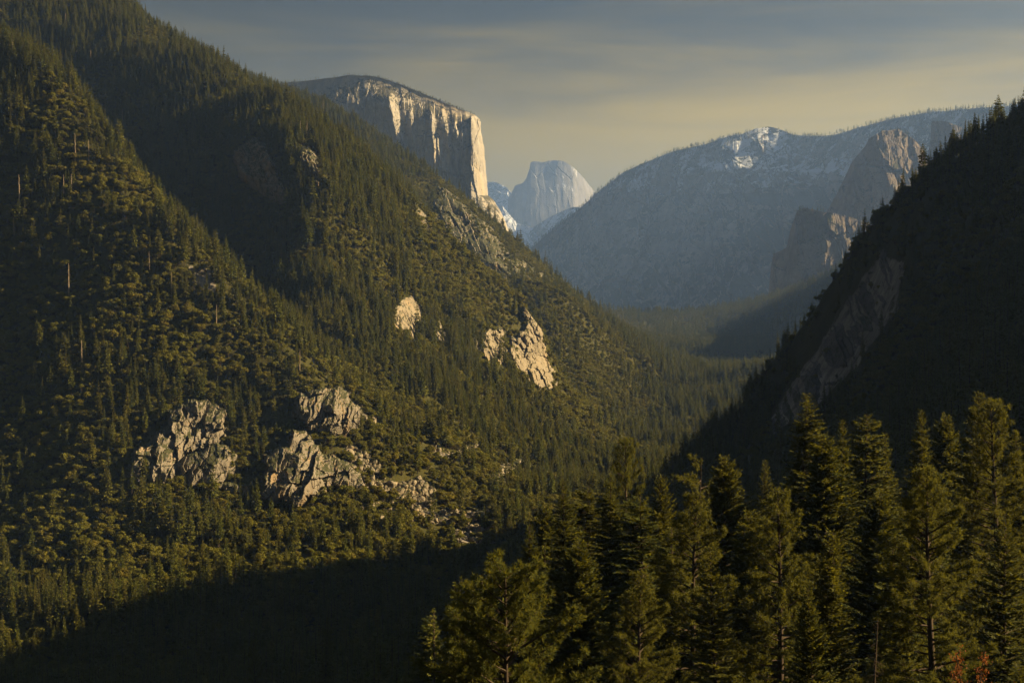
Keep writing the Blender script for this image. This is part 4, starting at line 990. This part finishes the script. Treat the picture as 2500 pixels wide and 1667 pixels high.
def dead_hi(seed, H):
    rg = np.random.default_rng(seed); path, rad = trunk_np(H, .16, rg, .2); br = []
    for k in range(60):
        z = H * rg.uniform(.15, .98); a = rg.random() * 6.28; l = rg.uniform(.5, 2.6) * (1.1 - z / H)
        c = np.array([0, 0, z]); d = np.array([math.cos(a), math.sin(a), -.25]); q = stub_path(c, d, l, .3, 4); br.append(tube(q, np.linspace(.03, .008, 4), 3))
        for g in range(3): br.append(tube([q[2], q[2] + rg.normal(size=3) * .35], [.01, .004], 3))
    return tube(path, rad, 7), join(br), None
PROTO['dead'] = (14, parts_of('dead', dead_hi(10, 14), 'rust'))
NEAR = [  # (top column, top row, distance, builder, height, label, name)
 (1938, 958, 235, 'fir_a', 46, 'tallest broad fir, its pointed top standing clear against the dark hill', 'fir_tree'),
 (2068, 1022, 270, 'fir_b', 40, 'slim fir just right of the tallest broad fir', 'fir_tree'),
 (2117, 1010, 255, 'fir_d', 42, 'thin open-branched fir, second right of the tallest fir', 'fir_tree'),
 (2184, 1056, 280, 'fir_b', 38, 'short dark fir between the thin open fir and the right-hand group', 'fir_tree'),
 (2242, 998, 265, 'fir_b', 42, 'slender pointed fir behind the big long-needled pine', 'fir_tree'),
 (2297, 1016, 300, 'fir_e', 40, 'dim fir between the slender pointed fir and the tall right-hand fir', 'fir_tree'),
 (2369, 958, 235, 'fir_c', 44, 'tall ragged fir, second from the right edge of the picture', 'fir_tree'),
 (2438, 976, 200, 'pine_b', 42, 'tall narrow pine with a visible trunk nearest the right edge', 'pine_tree'),
 (2500, 1062, 220, 'fir_a', 40, 'fir cut off by the right edge of the picture', 'fir_tree'),
 (2024, 1066, 225, 'fir_e', 40, 'wide fir tucked against the right side of the tallest fir', 'fir_tree'),
 (1526, 1074, 300, 'pine_b', 44, 'broad round-topped pine rising left of the flat-topped pine', 'pine_tree'),
 (1694, 1118, 290, 'flat', 42, 'flat-topped sparse pine with spreading bare branches', 'pine_tree'),
 (1766, 1116, 240, 'fir_e', 42, 'conical fir just right of the flat-topped pine', 'fir_tree'),
 (1614, 1160, 260, 'cedar', 38, 'narrow pointed conifer left of the flat-topped pine', 'cedar_tree'),
 (1382, 1170, 250, 'fir_b', 42, 'leftmost of the bright row of firs', 'fir_tree'),
 (1432, 1184, 265, 'fir_d', 40, 'thin fir second from the left in the bright row', 'fir_tree'),
 (1498, 1158, 235, 'fir_a', 42, 'full bright fir in front of the round-topped pine', 'fir_tree'),
 (1285, 1276, 230, 'fir_b', 36, 'small fir top standing lowest at the left end of the row', 'fir_tree'),
 (1584, 1206, 215, 'fir_d', 40, 'wide fir in front of the narrow pointed conifer', 'fir_tree'),
 (1690, 1200, 190, 'pine_a', 38, 'tufted pine below the flat-topped pine', 'pine_tree'),
 (1902, 1194, 180, 'pine_a', 36, 'tufted pine in front of the tallest broad fir', 'pine_tree'),
 (2002, 1298, 150, 'cedar', 32, 'narrow dense cedar left of the big long-needled pine', 'cedar_tree'),
 (2290, 1143, 118, 'pine_a', 27, 'big long-needled pine, nearest tree at the lower right', 'pine_tree'),
 (1986, 1440, 125, 'cedar', 22, 'small cedar below the narrow dense cedar', 'cedar_tree'),
 (1262, 1400, 105, 'pine_c', 22, 'bushy wide pine at the bottom centre', 'pine_tree'),
 (1130, 1420, 190, 'pine_b', 28, 'ragged pine behind the bushy bottom pine', 'pine_tree'),
 (1852, 1118, 310, 'fir_b', 38, 'dark fir behind, left of the tallest broad fir', 'fir_tree'),
 (787, 1502, 600, 'fir_a', 34, 'nearly black fir alone in the bottom shade', 'fir_tree'),
 (630, 1560, 620, 'pine_b', 30, 'nearly black pine top left of the shaded fir', 'pine_tree'),
 (1430, 1330, 200, 'fir_e', 38, 'wide fir in the shade under the bright row', 'fir_tree'),
 (1760, 1340, 175, 'fir_c', 36, 'dark open fir in the middle of the lower trees', 'fir_tree'),
 (1560, 1400, 160, 'pine_a', 30, 'dark tufted pine at the foot of the lower trees', 'pine_tree'),
 (2130, 1200, 210, 'fir_e', 36, 'shaded fir left of the big long-needled pine', 'fir_tree'),
 (2440, 1250, 150, 'fir_c', 32, 'shaded fir right of the big long-needled pine', 'fir_tree'),
 (1335, 1235, 280, 'fir_e', 36, 'rounded fir between the lowest fir top and the bright row', 'fir_tree'),
 (1650, 1290, 205, 'fir_d', 36, 'ragged fir in front of the wide fir and the tufted pine', 'fir_tree'),
 (1830, 1255, 200, 'fir_e', 36, 'full fir at the left foot of the tallest broad fir', 'fir_tree'),
 (2190, 1330, 160, 'fir_d', 30, 'shaded ragged fir just left of the big long-needled pine', 'fir_tree'),
 (1190, 1470, 190, 'fir_e', 28, 'dark rounded fir behind the left side of the bushy pine', 'fir_tree'),
 (1060, 1500, 330, 'fir_d', 34, 'dark ragged fir left of the bushy bottom pine', 'fir_tree'),
 (2366, 1585, 92, 'rust', 7, 'rusty orange leaved bush at the foot of the big pine', 'shrub'),
 (2488, 1632, 95, 'cedar', 12, 'small conifer top in the bottom right corner', 'cedar_tree'),
 (2123, 1510, 110, 'dead', 13, 'thin bare dead tree left of the big long-needled pine', 'dead_tree'),
]
CATS = {'fir_tree': 'fir', 'pine_tree': 'pine', 'cedar_tree': 'cedar', 'shrub': 'bush', 'dead_tree': 'dead tree'}
for i, (px, py, Y, kd, h, lab, nm) in enumerate(NEAR):
    h0, (tr, br, cr) = PROTO[kd]
    x, y, z = world_of(px, py, Y); g = float(tz(x, y)); H = max(h, z - g) if kd not in ('rust',) else h
    k = H / h0; wide = min(k, h / h0 * 1.05)
    e = bpy.data.objects.new(nm, None); COL.objects.link(e); e.empty_display_size = 2
    e.location = (x, y, z - H); e.rotation_euler = (.035 * math.sin(i * 3.3), .035 * math.cos(i * 5.1), i * 2.1); e.scale = (wide, wide, k)
    e['label'] = lab; e['category'] = CATS[nm]; e['group'] = 'trees on the near slope'
    link('trunk', tr, e); link('branches', br, e)
    if cr is not None: link('crown', cr, e)


# ------------------------------------------------------------------ the air
def haze():
    me = bpy.data.meshes.new('haze')
    x0, x1, y0, y1, z0, z1 = -36000, 36000, -3200, 36500, -331, 2300
    v = [(x, y, z) for x in (x0, x1) for y in (y0, y1) for z in (z0, z1)]
    me.from_pydata(v, [], [(0, 1, 3, 2), (4, 6, 7, 5), (0, 4, 5, 1), (2, 3, 7, 6), (0, 2, 6, 4), (1, 5, 7, 3)])
    m = bpy.data.materials.new('haze_air'); m.use_nodes = True; nt = m.node_tree; nt.nodes.clear()
    o = nt.nodes.new('ShaderNodeOutputMaterial'); p = nt.nodes.new('ShaderNodeVolumePrincipled')
    p.inputs['Color'].default_value = HAZE_COL; p.inputs['Density'].default_value = HAZE; p.inputs['Anisotropy'].default_value = 0.5
    nt.links.new(p.outputs[0], o.inputs['Volume']); me.materials.append(m)
    link('haze', me, kind='stuff', label='thin blue haze filling the valley air')
haze()
